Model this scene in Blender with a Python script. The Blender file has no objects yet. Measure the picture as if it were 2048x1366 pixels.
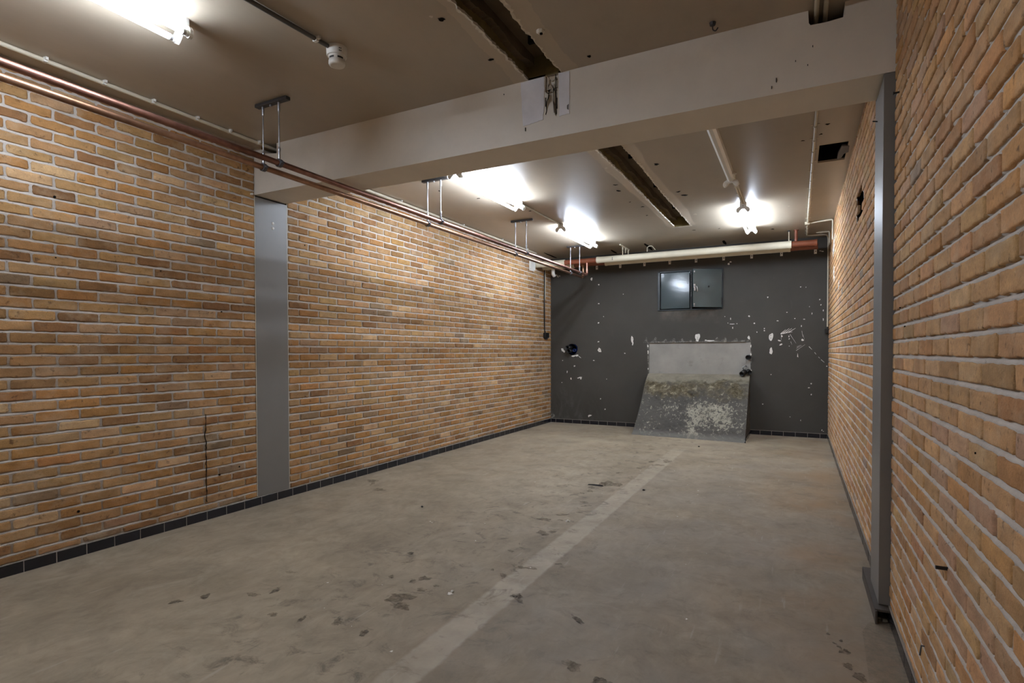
import bpy, math, random
import numpy as np
from mathutils import Vector, Matrix

SC = bpy.context.scene
COL = SC.collection
rnd = random.Random(7)
nrs = np.random.RandomState(11)
PI = math.pi

# ------------------------------------------------------------------ room
XL, XR = -3.718, 0.366          # inner faces of the side walls
YF, YB = 8.671, -4.2            # far wall, wall behind the photographer
ZC = 2.747                      # ceiling
B0, B1, BZ = 2.919, 3.215, 2.3955   # beam front, back, underside

# ------------------------------------------------------------------ colour
def lin(c):
    c = c / 255.0
    return c / 12.92 if c <= 0.04045 else ((c + 0.055) / 1.055) ** 2.4
def rgb(r, g, b): return (lin(r), lin(g), lin(b), 1.0)

# ------------------------------------------------------------------ node helper
class NT:
    def __init__(s, name):
        s.m = bpy.data.materials.new(name); s.m.use_nodes = True
        s.t = s.m.node_tree; s.t.nodes.clear()
        s.out = s.t.nodes.new('ShaderNodeOutputMaterial')
        s.b = s.t.nodes.new('ShaderNodeBsdfPrincipled')
        s.t.links.new(s.b.outputs[0], s.out.inputs[0])
        s.co = None
    def n(s, kind, **kw):
        x = s.t.nodes.new('ShaderNode' + kind)
        for k, v in kw.items():
            if k.startswith('i_'):
                x.inputs[k[2:].replace('_', ' ')].default_value = v
            else: setattr(x, k, v)
        return x
    def l(s, a, b): s.t.links.new(a, b)
    def coord(s, scale=(1, 1, 1)):
        if s.co is None: s.co = s.n('TexCoord')
        mp = s.n('Mapping'); mp.inputs['Scale'].default_value = scale
        s.l(s.co.outputs['Object'], mp.inputs['Vector']); return mp.outputs[0]
    def noise(s, sc, det=4, rough=0.55, stretch=(1, 1, 1), dist=0.0):
        x = s.n('TexNoise'); x.inputs['Scale'].default_value = sc
        x.inputs['Detail'].default_value = det; x.inputs['Roughness'].default_value = rough
        x.inputs['Distortion'].default_value = dist
        s.l(s.coord(stretch), x.inputs['Vector']); return x.outputs['Fac']
    def ramp(s, fac, stops):
        x = s.n('ValToRGB'); e = x.color_ramp.elements
        while len(e) < len(stops): e.new(0.5)
        for i, (p, c) in enumerate(stops):
            e[i].position = p
            e[i].color = c if hasattr(c, '__len__') else (c, c, c, 1)
        s.l(fac, x.inputs[0]); return x.outputs[0]
    def mix(s, fac, a, b, mode='MIX'):
        x = s.n('Mix', data_type='RGBA', blend_type=mode)
        for v, i in ((fac, 0), (a, 6), (b, 7)):
            if hasattr(v, 'is_output'): s.l(v, x.inputs[i])
            else: x.inputs[i].default_value = v
        return x.outputs[2]
    def math(s, op, a, b=None, c=None):
        x = s.n('Math', operation=op)
        for i, v in enumerate((a, b, c)):
            if v is None: continue
            if hasattr(v, 'is_output'): s.l(v, x.inputs[i])
            else: x.inputs[i].default_value = v
        return x.outputs[0]
    def mrange(s, v, a, b, c=0.0, d=1.0):
        x = s.n('MapRange'); x.interpolation_type = 'SMOOTHSTEP'
        s.l(v, x.inputs[0])
        for i, q in enumerate((a, b, c, d)): x.inputs[i + 1].default_value = q
        return x.outputs[0]
    def xyz(s):
        x = s.n('SeparateXYZ'); s.l(s.coord(), x.inputs[0]); return x.outputs
    def bump(s, h, strength=0.3, dist=0.003):
        x = s.n('Bump'); x.inputs['Strength'].default_value = strength
        x.inputs['Distance'].default_value = dist
        s.l(h, x.inputs['Height']); s.l(x.outputs[0], s.b.inputs['Normal'])
    def set(s, color=None, rough=None, metal=None, spec=None, emit=None, estr=None):
        for v, k in ((color, 'Base Color'), (rough, 'Roughness'), (metal, 'Metallic'),
                     (spec, 'Specular IOR Level'), (emit, 'Emission Color'), (estr, 'Emission Strength')):
            if v is None: continue
            if hasattr(v, 'is_output'): s.l(v, s.b.inputs[k])
            else: s.b.inputs[k].default_value = v
        return s.m

def simple(name, c, rough=0.5, metal=0.0, var=0.12, sc=9.0, spec=0.5, bump=0.0):
    t = NT(name)
    f = t.noise(sc, 5)
    lo = tuple(x * (1 - var) for x in c[:3]) + (1,); hi = tuple(min(1, x * (1 + var)) for x in c[:3]) + (1,)
    col = t.ramp(f, [(0.3, lo), (0.7, hi)])
    if bump: t.bump(t.noise(sc * 14, 3), bump, 0.002)
    return t.set(col, rough, metal, spec)

# ------------------------------------------------------------------ materials
def mat_brick():
    t = NT('brick_clay')
    a = t.n('Attribute', attribute_name='brick_color')
    base = a.outputs['Color']
    f1 = t.ramp(t.noise(11, 5, 0.6, (1, 1, 2.2)), [(0.25, 0.72), (0.5, 0.98), (0.75, 1.22)])
    c = t.mix(1.0, base, f1, 'MULTIPLY')
    f2 = t.ramp(t.noise(120, 3, 0.7), [(0.3, 0.88), (0.7, 1.10)])
    c = t.mix(1.0, c, f2, 'MULTIPLY')
    # lime bloom and pale pits
    bl = t.ramp(t.noise(5.3, 6, 0.68, (1, 1, 1.4)), [(0.50, 0.0), (0.74, 0.46)])
    c = t.mix(bl, c, rgb(204, 180, 148))
    wp = t.ramp(t.noise(46, 4, 0.6), [(0.70, 0.0), (0.76, 0.45)])
    c = t.mix(wp, c, rgb(214, 186, 150))
    dk = t.ramp(t.noise(33, 5, 0.62, (1, 1.0, 1.0)), [(0.30, 0.7), (0.40, 0.0)])
    c = t.mix(dk, c, rgb(86, 62, 44))
    h = t.math('ADD', t.noise(60, 5, 0.7), t.math('MULTIPLY', t.noise(230, 3), 0.5))
    t.bump(h, 0.65, 0.004)
    return t.set(c, 0.86, spec=0.25)

def mat_mortar(name='brick_mortar', c0=(182, 173, 163), c1=(214, 205, 194)):
    t = NT(name)
    c = t.ramp(t.noise(7, 6, 0.65), [(0.3, rgb(*c0)), (0.7, rgb(*c1))])
    dk = t.ramp(t.noise(48, 5, 0.65), [(0.30, 0.6), (0.38, 0.0)])
    c = t.mix(dk, c, rgb(116, 104, 92))
    t.bump(t.math('ADD', t.noise(90, 5, 0.7), t.noise(26, 4)), 0.8, 0.004)
    return t.set(c, 0.92, spec=0.2)

def mat_floor():
    t = NT('floor_concrete')
    x, y, z = t.xyz()[0:3]
    base = t.ramp(t.noise(0.9, 7, 0.6, (1, 0.8, 1), 0.6), [(0.28, rgb(134, 121, 101)), (0.5, rgb(151, 138, 118)), (0.74, rgb(166, 153, 131))])
    f = t.ramp(t.noise(3.4, 7, 0.68, (1.0, 1.0, 1), 1.2), [(0.28, 0.74), (0.52, 1.0), (0.75, 1.13)])
    c = t.mix(1.0, base, f, 'MULTIPLY')
    f = t.ramp(t.noise(14, 6, 0.7, (1, 0.5, 1), 0.8), [(0.3, 0.84), (0.7, 1.09)])
    c = t.mix(1.0, c, f, 'MULTIPLY')
    # rusty tint along the right wall
    rust = t.math('MULTIPLY', t.mrange(x, -0.55, 0.30), t.ramp(t.noise(1.3, 4, 0.6), [(0.42, 0.0), (0.62, 0.75)]))
    c = t.mix(rust, c, rgb(150, 120, 84))
    # grey trowelled film to the right of the strip
    gr = t.math('MULTIPLY', t.mrange(x, -1.3, -1.15), t.ramp(t.noise(1.1, 5, 0.6, dist=0.8), [(0.4, 0.0), (0.7, 0.5)]))
    c = t.mix(gr, c, rgb(138, 130, 120))
    # pale screed strip filled into the slab
    wob = t.math('MULTIPLY', t.math('SUBTRACT', t.noise(5.0, 7, 0.75), 0.5), 0.05)
    xs = t.math('ADD', x, wob)
    m = t.math('MULTIPLY', t.mrange(xs, -1.368, -1.344), t.mrange(xs, -1.216, -1.196, 1.0, 0.0))
    m = t.math('MULTIPLY', m, t.math('MULTIPLY', t.mrange(y, 6.7, 7.15, 1.0, 0.0), t.mrange(y, 3.4, 5.6, 1.0, 0.62)))
    m = t.math('MULTIPLY', m, t.ramp(t.noise(2.6, 5, 0.6), [(0.30, 0.25), (0.60, 0.85)]))
    sc = t.ramp(t.noise(9, 4), [(0.3, rgb(172, 162, 144)), (0.7, rgb(190, 180, 162))])
    c = t.mix(m, c, sc)
    # paler patches towards the far end
    du = t.math('MULTIPLY', t.mrange(y, 5.6, 7.6), t.ramp(t.noise(1.0, 5, 0.6, (1, 1.6, 1)), [(0.38, 0.0), (0.66, 0.65)]))
    c = t.mix(du, c, rgb(176, 163, 140))
    # scattered small stains, denser left of the strip
    zone = t.math('MULTIPLY', t.mrange(x, -2.6, -1.9), t.mrange(x, -1.5, -0.9, 1.0, 0.25))
    st = t.ramp(t.noise(7.5, 6, 0.7, (1, 1, 1), 0.9), [(0.54, 0.0), (0.68, 0.60)])
    c = t.mix(t.math('MULTIPLY', st, t.math('ADD', zone, 0.34)), c, rgb(92, 84, 72))
    sp = t.ramp(t.noise(38, 3, 0.6, (1, 1.3, 1)), [(0.735, 0.0), (0.76, 0.75)])
    c = t.mix(t.math('MULTIPLY', sp, t.math('ADD', zone, 0.12)), c, rgb(64, 56, 47))
    lp = t.ramp(t.noise(3.1, 7, 0.72, (1, 0.8, 1), 1.0), [(0.56, 0.0), (0.74, 0.42)])
    c = t.mix(lp, c, rgb(176, 165, 146))
    dp = t.ramp(t.noise(2.2, 7, 0.72, (0.8, 1.1, 1), 1.4), [(0.56, 0.0), (0.72, 0.42)])
    c = t.mix(dp, c, rgb(112, 97, 76))
    # pale scratches
    scx = t.n('TexNoise'); scx.inputs['Scale'].default_value = 1.0; scx.inputs['Detail'].default_value = 5
    mp = t.n('Mapping'); mp.inputs['Scale'].default_value = (34, 3.2, 1); mp.inputs['Rotation'].default_value = (0, 0, 0.9)
    t.l(t.co.outputs['Object'], mp.inputs[0]); t.l(mp.outputs[0], scx.inputs['Vector'])
    c = t.mix(t.ramp(scx.outputs['Fac'], [(0.66, 0.0), (0.74, 0.30)]), c, rgb(186, 178, 164))
    scy = t.n('TexNoise'); scy.inputs['Scale'].default_value = 1.0; scy.inputs['Detail'].default_value = 4
    mp = t.n('Mapping'); mp.inputs['Scale'].default_value = (3.0, 40, 1); mp.inputs['Rotation'].default_value = (0, 0, -0.5)
    t.l(t.co.outputs['Object'], mp.inputs[0]); t.l(mp.outputs[0], scy.inputs['Vector'])
    c = t.mix(t.ramp(scy.outputs['Fac'], [(0.68, 0.0), (0.76, 0.30)]), c, rgb(84, 78, 70))
    h = t.math('ADD', t.noise(4, 6, 0.6), t.math('MULTIPLY', t.noise(60, 4, 0.6), 0.25))
    t.bump(h, 0.25, 0.006)
    r = t.ramp(t.noise(2.3, 5), [(0.3, 0.52), (0.7, 0.74)])
    return t.set(c, r, spec=0.35)

def mat_paint(name, c, var=0.07, dirt=None, rough=0.7, bump=0.12):
    t = NT(name)
    lo = tuple(x * (1 - var) for x in c[:3]) + (1,); hi = tuple(x * (1 + var) for x in c[:3]) + (1,)
    col = t.ramp(t.noise(0.8, 6, 0.6), [(0.3, lo), (0.7, hi)])
    f = t.ramp(t.noise(5.5, 6, 0.7, (1, 0.35, 1)), [(0.3, 0.95), (0.7, 1.04)])
    col = t.mix(1.0, col, f, 'MULTIPLY')
    if dirt:
        d = t.ramp(t.noise(2.7, 6, 0.7), [(0.58, 0.0), (0.8, 0.25)])
        col = t.mix(d, col, dirt)
    t.bump(t.math('ADD', t.noise(3, 5, 0.6), t.math('MULTIPLY', t.noise(38, 4), 0.2)), bump, 0.006)
    return t.set(col, rough, spec=0.5)

def mat_farwall():
    t = NT('grey_wall_paint')
    x, y, z = t.xyz()[0:3]
    col = t.ramp(t.noise(1.1, 5, 0.6), [(0.3, rgb(66, 64, 59)), (0.7, rgb(76, 74, 69))])
    sm = t.math('MULTIPLY', t.mrange(z, 0.9, 0.1), t.mrange(x, -2.6, -3.4))
    s2 = t.ramp(t.noise(3.2, 7, 0.72, (1.6, 1, 0.8), 1.5), [(0.45, 0.0), (0.75, 0.5)])
    col = t.mix(t.math('MULTIPLY', sm, s2), col, rgb(112, 113, 108))
    s3 = t.ramp(t.noise(4.2, 7, 0.7, (1, 1, 1), 1.2), [(0.62, 0.0), (0.8, 0.22)])
    col = t.mix(s3, col, rgb(104, 102, 96))
    # dirty halo beneath the shutter
    d = t.math('MULTIPLY', t.mrange(z, 1.55, 1.8), t.mrange(z, 1.81, 1.83, 1.0, 0.0))
    d = t.math('MULTIPLY', d, t.math('MULTIPLY', t.mrange(x, -1.95, -1.8), t.mrange(x, -1.1, -0.95, 1.0, 0.0)))
    col = t.mix(t.math('MULTIPLY', d, t.ramp(t.noise(6, 5, 0.6), [(0.35, 0.0), (0.65, 0.6)])), col, rgb(112, 104, 94))
    fl = t.ramp(t.noise(70, 2, 0.5), [(0.775, 0.0), (0.79, 0.85)])
    zone = t.ramp(t.noise(1.5, 3), [(0.45, 0.0), (0.6, 1.0)])
    col = t.mix(t.math('MULTIPLY', fl, zone), col, rgb(196, 194, 186))
    t.bump(t.math('ADD', t.noise(6, 5, 0.6), t.math('MULTIPLY', t.noise(60, 3), 0.2)), 0.15, 0.006)
    return t.set(col, 0.6, spec=0.22)

def mat_chute():
    t = NT('chute_concrete')
    x, y, z = t.xyz()[0:3]
    col = t.ramp(t.noise(2.4, 6, 0.62), [(0.3, rgb(74, 72, 68)), (0.7, rgb(90, 88, 82))])
    # paint worn off to bare cement, in flakes
    zone = t.math('MULTIPLY', t.math('ADD', t.ramp(t.noise(2.1, 5, 0.6, (1.15, 1, 0.7), 0.3), [(0.40, -0.1), (0.60, 0.55)]), t.math('MULTIPLY', t.mrange(x, -0.45, 0.05), t.mrange(x, 0.60, 0.45, 0.0, 0.45))), t.mrange(z, 0.62, 0.36))
    fl = t.math('GREATER_THAN', t.math('ADD', t.noise(23, 9, 0.8, (1, 1, 0.6), 0.6), t.math('MULTIPLY', zone, 0.20)), 0.66)
    cem = t.ramp(t.noise(6, 5), [(0.3, rgb(150, 146, 130)), (0.7, rgb(178, 173, 156))])
    col = t.mix(t.math('MULTIPLY', fl, 0.85), col, cem)
    spk = t.ramp(t.noise(22, 4, 0.6), [(0.63, 0.0), (0.67, 0.8)])
    col = t.mix(spk, col, cem)
    # mossy, crumbling band below the lip
    wob = t.math('MULTIPLY', t.math('SUBTRACT', t.noise(4.2, 5, 0.7), 0.5), 0.34)
    zz = t.math('ADD', z, wob)
    band = t.math('MULTIPLY', t.mrange(zz, 0.50, 0.58), t.mrange(zz, 0.73, 0.79, 1.0, 0.0))
    moss = t.ramp(t.noise(13, 8, 0.78, dist=0.6), [(0.34, rgb(44, 39, 28)), (0.46, rgb(84, 76, 56)), (0.56, rgb(112, 104, 84)), (0.66, rgb(176, 168, 144))])
    col = t.mix(t.math('MULTIPLY', band, t.ramp(t.noise(3.1, 5, 0.6), [(0.36, 0.05), (0.54, 1.0)])), col, moss)
    lip = t.mrange(zz, 0.72, 0.79)
    col = t.mix(lip, col, t.ramp(t.noise(9, 5, 0.6), [(0.3, rgb(124, 118, 102)), (0.7, rgb(146, 140, 124))]))
    foot = t.math('MULTIPLY', t.mrange(z, 0.10, 0.02), 0.7)
    col = t.mix(foot, col, rgb(126, 124, 118))
    t.bump(t.math('ADD', t.noise(18, 6, 0.75), t.math('MULTIPLY', t.noise(60, 4), 0.3)), 0.7, 0.012)
    return t.set(col, 0.8, spec=0.3)

def mat_cement():
    t = NT('bare_cement')
    col = t.ramp(t.noise(3.0, 6, 0.6), [(0.3, rgb(146, 144, 138)), (0.7, rgb(166, 163, 156))])
    d = t.ramp(t.noise(4.5, 6, 0.65, (1, 1, 1.6)), [(0.6, 0.0), (0.78, 0.6)])
    col = t.mix(d, col, rgb(104, 100, 88))
    t.bump(t.math('ADD', t.noise(10, 6, 0.65), t.noise(50, 4)), 0.35, 0.006)
    return t.set(col, 0.85, spec=0.25)

def mat_steel_door():
    t = NT('shutter_enamel')
    col = t.ramp(t.noise(2.0, 4), [(0.3, rgb(58, 72, 74)), (0.7, rgb(66, 80, 82))])
    t.bump(t.noise(7, 4, 0.6), 0.20, 0.004)
    return t.set(col, 0.12, spec=0.6)

def mat_copper(name, c, ox, rough=0.32):
    t = NT(name)
    col = t.ramp(t.noise(1.7, 5, 0.65, (3, 1, 3)), [(0.32, c), (0.68, ox)])
    f = t.ramp(t.noise(24, 4, 0.6), [(0.3, 0.8), (0.7, 1.1)])
    col = t.mix(1.0, col, f, 'MULTIPLY')
    return t.set(col, rough, 0.92, 0.5)

def emissive(name, c, s):
    t = NT(name); return t.set(rgb(240, 240, 240), 0.4, emit=c, estr=s)

def film(name, c, amount):
    # a worn, patchy film: broken up by noise so the slab shows through
    t = NT(name); t.set(c, 0.85, spec=0.2)
    a = t.ramp(t.noise(34, 6, 0.72), [(0.34, 0.0), (0.62, amount)])
    t.l(a, t.b.inputs['Alpha']); return t.m

TUBE_STRENGTH = 135.0
M = dict(
    brick=mat_brick(), mortar=mat_mortar(), floor=mat_floor(), farwall=mat_farwall(),
    ceiling=mat_paint('ceiling_paint', rgb(170, 158, 139), 0.05, rgb(134, 120, 100), 0.36),
    beam=mat_paint('beam_paint', rgb(222, 214, 200), 0.04, rgb(186, 175, 156), 0.55),
    patch=mat_paint('ceiling_patch_plaster', rgb(188, 176, 156), 0.06, rgb(156, 142, 120), 0.85, 0.4),
    crumb=simple('crumbled_plaster', rgb(214, 206, 190), 0.95, 0, 0.2, 30, 0.2, 0.6),
    skim=simple('skim_plaster', rgb(226, 224, 226), 0.85, 0, 0.10, 9, 0.2, 0.2),
    lath=simple('old_lath', rgb(112, 98, 62), 0.9, 0, 0.35, 6, 0.2, 0.4),
    void=simple('dark_void_board', rgb(100, 86, 66), 0.9, 0, 0.3, 4, 0.2, 0.3),
    chips=simple('bare_white_plaster', rgb(226, 224, 216), 0.9, 0, 0.06, 12, 0.2),
    scuff=film('scuffed_plaster', rgb(142, 140, 133), 0.95), scuff_old=simple('scuffed_plaster_dry', rgb(132, 130, 124), 0.9, 0, 0.12, 9, 0.2),
    chute=mat_chute(), cement=mat_cement(), shutter=mat_steel_door(),
    black=simple('black_plastic', rgb(24, 23, 22), 0.45),
    dark_shade=simple('dark_hole', rgb(22, 18, 14), 0.95, spec=0.1),  # near-black of screws and plugs, also painted shade inside holes and cracks
    blue=simple('blue_pipe', rgb(30, 52, 110), 0.4),
    steelgrey=simple('grey_column_paint', rgb(122, 119, 114), 0.42, 0, 0.05, 3, 0.45, 0.06),
    tile=simple('black_glazed_tile', rgb(26, 26, 34), 0.22, 0, 0.5, 3, 0.6),
    grout=simple('tile_grout', rgb(146, 138, 127), 0.9),
    white=simple('white_enamel', rgb(226, 224, 216), 0.35, 0, 0.04),
    plastic=simple('white_plastic', rgb(222, 218, 208), 0.45, 0, 0.04),
    conduit=simple('cream_conduit', rgb(202, 192, 170), 0.5, 0, 0.06),
    greyconduit=simple('grey_conduit', rgb(84, 82, 80), 0.5, 0, 0.08),
    zinc=simple('zinc_plated_steel', rgb(176, 178, 182), 0.3, 0.85, 0.1, 20),
    clamp=simple('rubber_lined_clamp', rgb(88, 88, 92), 0.45, 0.4),
    rail=simple('dark_steel_rail', rgb(70, 68, 68), 0.5, 0.5),
    copper=mat_copper('copper_bare', rgb(192, 152, 124), rgb(124, 90, 68), 0.40),
    copperred=mat_copper('copper_red', rgb(186, 138, 122), rgb(108, 75, 62), 0.42),
    terracotta=simple('red_oxide_pipe', rgb(122, 68, 46), 0.4, 0, 0.15, 7),
    lagging=simple('cream_pipe_lagging', rgb(220, 212, 188), 0.6, 0, 0.05, 6, 0.3, 0.15),
    alu=simple('brushed_end_cap', rgb(190, 190, 188), 0.35, 0.8),
    dimtube=emissive('dimmer_tube', (0.76, 0.85, 1.0, 1), TUBE_STRENGTH * 0.78),  # emits less than the other tubes
    tube=emissive('lit_tube', (0.74, 0.84, 1.0, 1), TUBE_STRENGTH),
    stain=film('floor_stain', rgb(74, 67, 57), 0.62), stain2=film('floor_scab', rgb(112, 99, 80), 0.55),
    sleeve=simple('dirty_sleeve', rgb(78, 70, 62), 0.7, 0, 0.2, 12), screed=film('screed_feather', rgb(160, 147, 126), 0.4),
    frame=simple('shutter_frame_paint', rgb(34, 42, 44), 0.35), rubble=simple('rubble', rgb(150, 140, 122), 0.95, 0, 0.25, 40, 0.2, 0.4),
)
EXPOSURE = 0.0

# ------------------------------------------------------------------ mesh helpers
def V3(p): return Vector(p)
class MB:
    def __init__(s): s.V = []; s.F = []; s.mi = []; s.sm = []
    def add(s, vs, fs, m=0, smooth=False):
        o = len(s.V); s.V += [tuple(v) for v in vs]
        for f in fs: s.F.append(tuple(i + o for i in f)); s.mi.append(m); s.sm.append(smooth)
        return s
    def box(s, x0, x1, y0, y1, z0, z1, m=0):
        vs = [(x, y, z) for z in (z0, z1) for y in (y0, y1) for x in (x0, x1)]
        return s.add(vs, [(0, 2, 3, 1), (4, 5, 7, 6), (0, 1, 5, 4), (2, 6, 7, 3), (0, 4, 6, 2), (1, 3, 7, 5)], m)
    def tube(s, pts, r, seg=12, m=0, cap=True):
        P = [Vector(p) for p in pts]; n = len(P)
        R = r if hasattr(r, '__len__') else [r] * n
        T = []
        for i in range(n):
            a = P[max(i - 1, 0)]; b = P[min(i + 1, n - 1)]
            T.append((b - a).normalized())
        u = Vector((0, 0, 1)) if abs(T[0].z) < 0.9 else Vector((1, 0, 0))
        u = (u - T[0] * u.dot(T[0])).normalized()
        vs = []
        for i in range(n):
            u = (u - T[i] * u.dot(T[i])).normalized(); w = T[i].cross(u)
            k = 1.0
            if 0 < i < n - 1:
                d = max(0.3, (P[i] - P[i - 1]).normalized().dot(T[i])); k = 1 / d
            for j in range(seg):
                a = 2 * PI * j / seg
                vs.append(P[i] + (u * math.cos(a) + w * math.sin(a)) * R[i] * (k if False else 1))
        fs = [(i * seg + j, i * seg + (j + 1) % seg, (i + 1) * seg + (j + 1) % seg, (i + 1) * seg + j) for i in range(n - 1) for j in range(seg)]
        s.add(vs, fs, m, True)
        if cap:
            s.add(vs[:seg], [tuple(reversed(range(seg)))], m); s.add(vs[-seg:], [tuple(range(seg))], m)
        return s
    def cyl(s, a, b, r, seg=14, m=0): return s.tube([a, b], r, seg, m)
    def lathe(s, prof, o, axis=(0, 0, 1), seg=28, m=0, smooth=True):
        ax = Vector(axis).normalized(); o = Vector(o)
        u = Vector((1, 0, 0)) if abs(ax.x) < 0.9 else Vector((0, 1, 0))
        u = (u - ax * u.dot(ax)).normalized(); w = ax.cross(u); vs = []
        for r, h in prof:
            for j in range(seg):
                a = 2 * PI * j / seg; vs.append(o + ax * h + (u * math.cos(a) + w * math.sin(a)) * r)
        n = len(prof)
        fs = [(i * seg + j, i * seg + (j + 1) % seg, (i + 1) * seg + (j + 1) % seg, (i + 1) * seg + j) for i in range(n - 1) for j in range(seg)]
        s.add(vs, fs, m, smooth)
        s.add(vs[:seg], [tuple(reversed(range(seg)))], m); s.add(vs[-seg:], [tuple(range(seg))], m)
        return s
    def prism(s, poly, to3, d, m=0):
        """poly in 2D, to3 maps to the front face, d = extrusion vector."""
        d = Vector(d); n = len(poly)
        a = [Vector(to3(*p)) for p in poly]; b = [p + d for p in a]
        fs = [tuple(range(n)), tuple(range(2 * n - 1, n - 1, -1))]
        fs += [(i, i + n, (i + 1) % n + n, (i + 1) % n) for i in range(n)]
        return s.add(a + b, fs, m)
    def build(s, name, mats, parent=None, loc=None, bevel=0.0, seg=2, origin=None):
        me = bpy.data.meshes.new(name)
        V = s.V
        if origin is not None: V = [(v[0] - origin[0], v[1] - origin[1], v[2] - origin[2]) for v in V]
        me.from_pydata(V, [], s.F)
        for k in (mats if isinstance(mats, (list, tuple)) else [mats]): me.materials.append(M[k])
        me.polygons.foreach_set('material_index', s.mi); me.polygons.foreach_set('use_smooth', s.sm)
        import bmesh
        bm = bmesh.new(); bm.from_mesh(me); bmesh.ops.recalc_face_normals(bm, faces=bm.faces); bm.to_mesh(me); bm.free()
        o = bpy.data.objects.new(name, me); COL.objects.link(o)
        if parent is not None: o.parent = parent
        if loc is not None: o.location = loc
        elif origin is not None and parent is None: o.location = origin
        if bevel:
            b = o.modifiers.new('edge', 'BEVEL'); b.width = bevel; b.segments = seg; b.limit_method = 'ANGLE'; b.angle_limit = 0.6
        return o

def bend(pts, r=0.03, n=6):
    P = [Vector(p) for p in pts]; out = [P[0]]
    for i in range(1, len(P) - 1):
        a = (P[i - 1] - P[i]); b = (P[i + 1] - P[i])
        k = min(r, a.length * 0.49, b.length * 0.49)
        p0 = P[i] + a.normalized() * k; p1 = P[i] + b.normalized() * k
        for j in range(n + 1):
            t = j / n
            out.append(p0 * (1 - t) ** 2 + P[i] * 2 * t * (1 - t) + p1 * t * t)
    out.append(P[-1]); return out

def thing(name, label, cat, loc=(0, 0, 0), group=None, rz=0.0):
    o = bpy.data.objects.new(name, None); COL.objects.link(o)
    o.empty_display_size = 0.05
    o.location = loc; o.rotation_euler = (0, 0, rz)
    o['label'] = label; o['category'] = cat
    if group: o['group'] = group
    return o
def tag(o, label, cat, group=None, kind=None):
    o['label'] = label; o['category'] = cat
    if group: o['group'] = group
    if kind: o['kind'] = kind
    return o
def struct(o, label, cat):
    o['kind'] = 'structure'; o['label'] = label; o['category'] = cat; return o
def dup(root, loc, label, group=None):
    r = root.copy(); COL.objects.link(r); r.location = loc; r['label'] = label
    if group: r['group'] = group
    for ch in list(root.children):
        c = ch.copy(); COL.objects.link(c); c.parent = r
        for g in list(ch.children):
            d = g.copy(); COL.objects.link(d); d.parent = c
    return r

def quad_mesh(name, V, Q, mi, mats, colors=None, smooth=None):
    me = bpy.data.meshes.new(name)
    me.vertices.add(len(V)); me.vertices.foreach_set('co', np.ascontiguousarray(V, dtype=np.float32).ravel())
    me.loops.add(len(Q) * 4); me.loops.foreach_set('vertex_index', np.ascontiguousarray(Q, dtype=np.int32).ravel())
    me.polygons.add(len(Q)); me.polygons.foreach_set('loop_start', np.arange(0, len(Q) * 4, 4, dtype=np.int32))
    me.polygons.foreach_set('material_index', np.ascontiguousarray(mi, dtype=np.int32))
    if smooth is not None: me.polygons.foreach_set('use_smooth', np.ascontiguousarray(smooth, dtype=bool))
    me.update(calc_edges=True); me.validate()
    for k in mats: me.materials.append(M[k])
    if colors is not None:
        a = me.attributes.new('brick_color', 'FLOAT_COLOR', 'POINT')
        a.data.foreach_set('color', np.ascontiguousarray(colors, dtype=np.float32).ravel())
    o = bpy.data.objects.new(name, me); COL.objects.link(o); return o

_W = [(nrs.uniform(-1, 1), nrs.uniform(-1, 1), nrs.uniform(0, 6.28)) for _ in range(10)]
def wob(u, v, f, k=0):
    """smooth pseudo noise, about -1..1"""
    r = 0
    for i in range(5):
        a, b, p = _W[(i + k) % 10]
        r = r + np.sin((a * u + b * v) * f * (1 + 0.37 * i) * 2.2 + p * (1 + k))
    return r / 2.6

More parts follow.
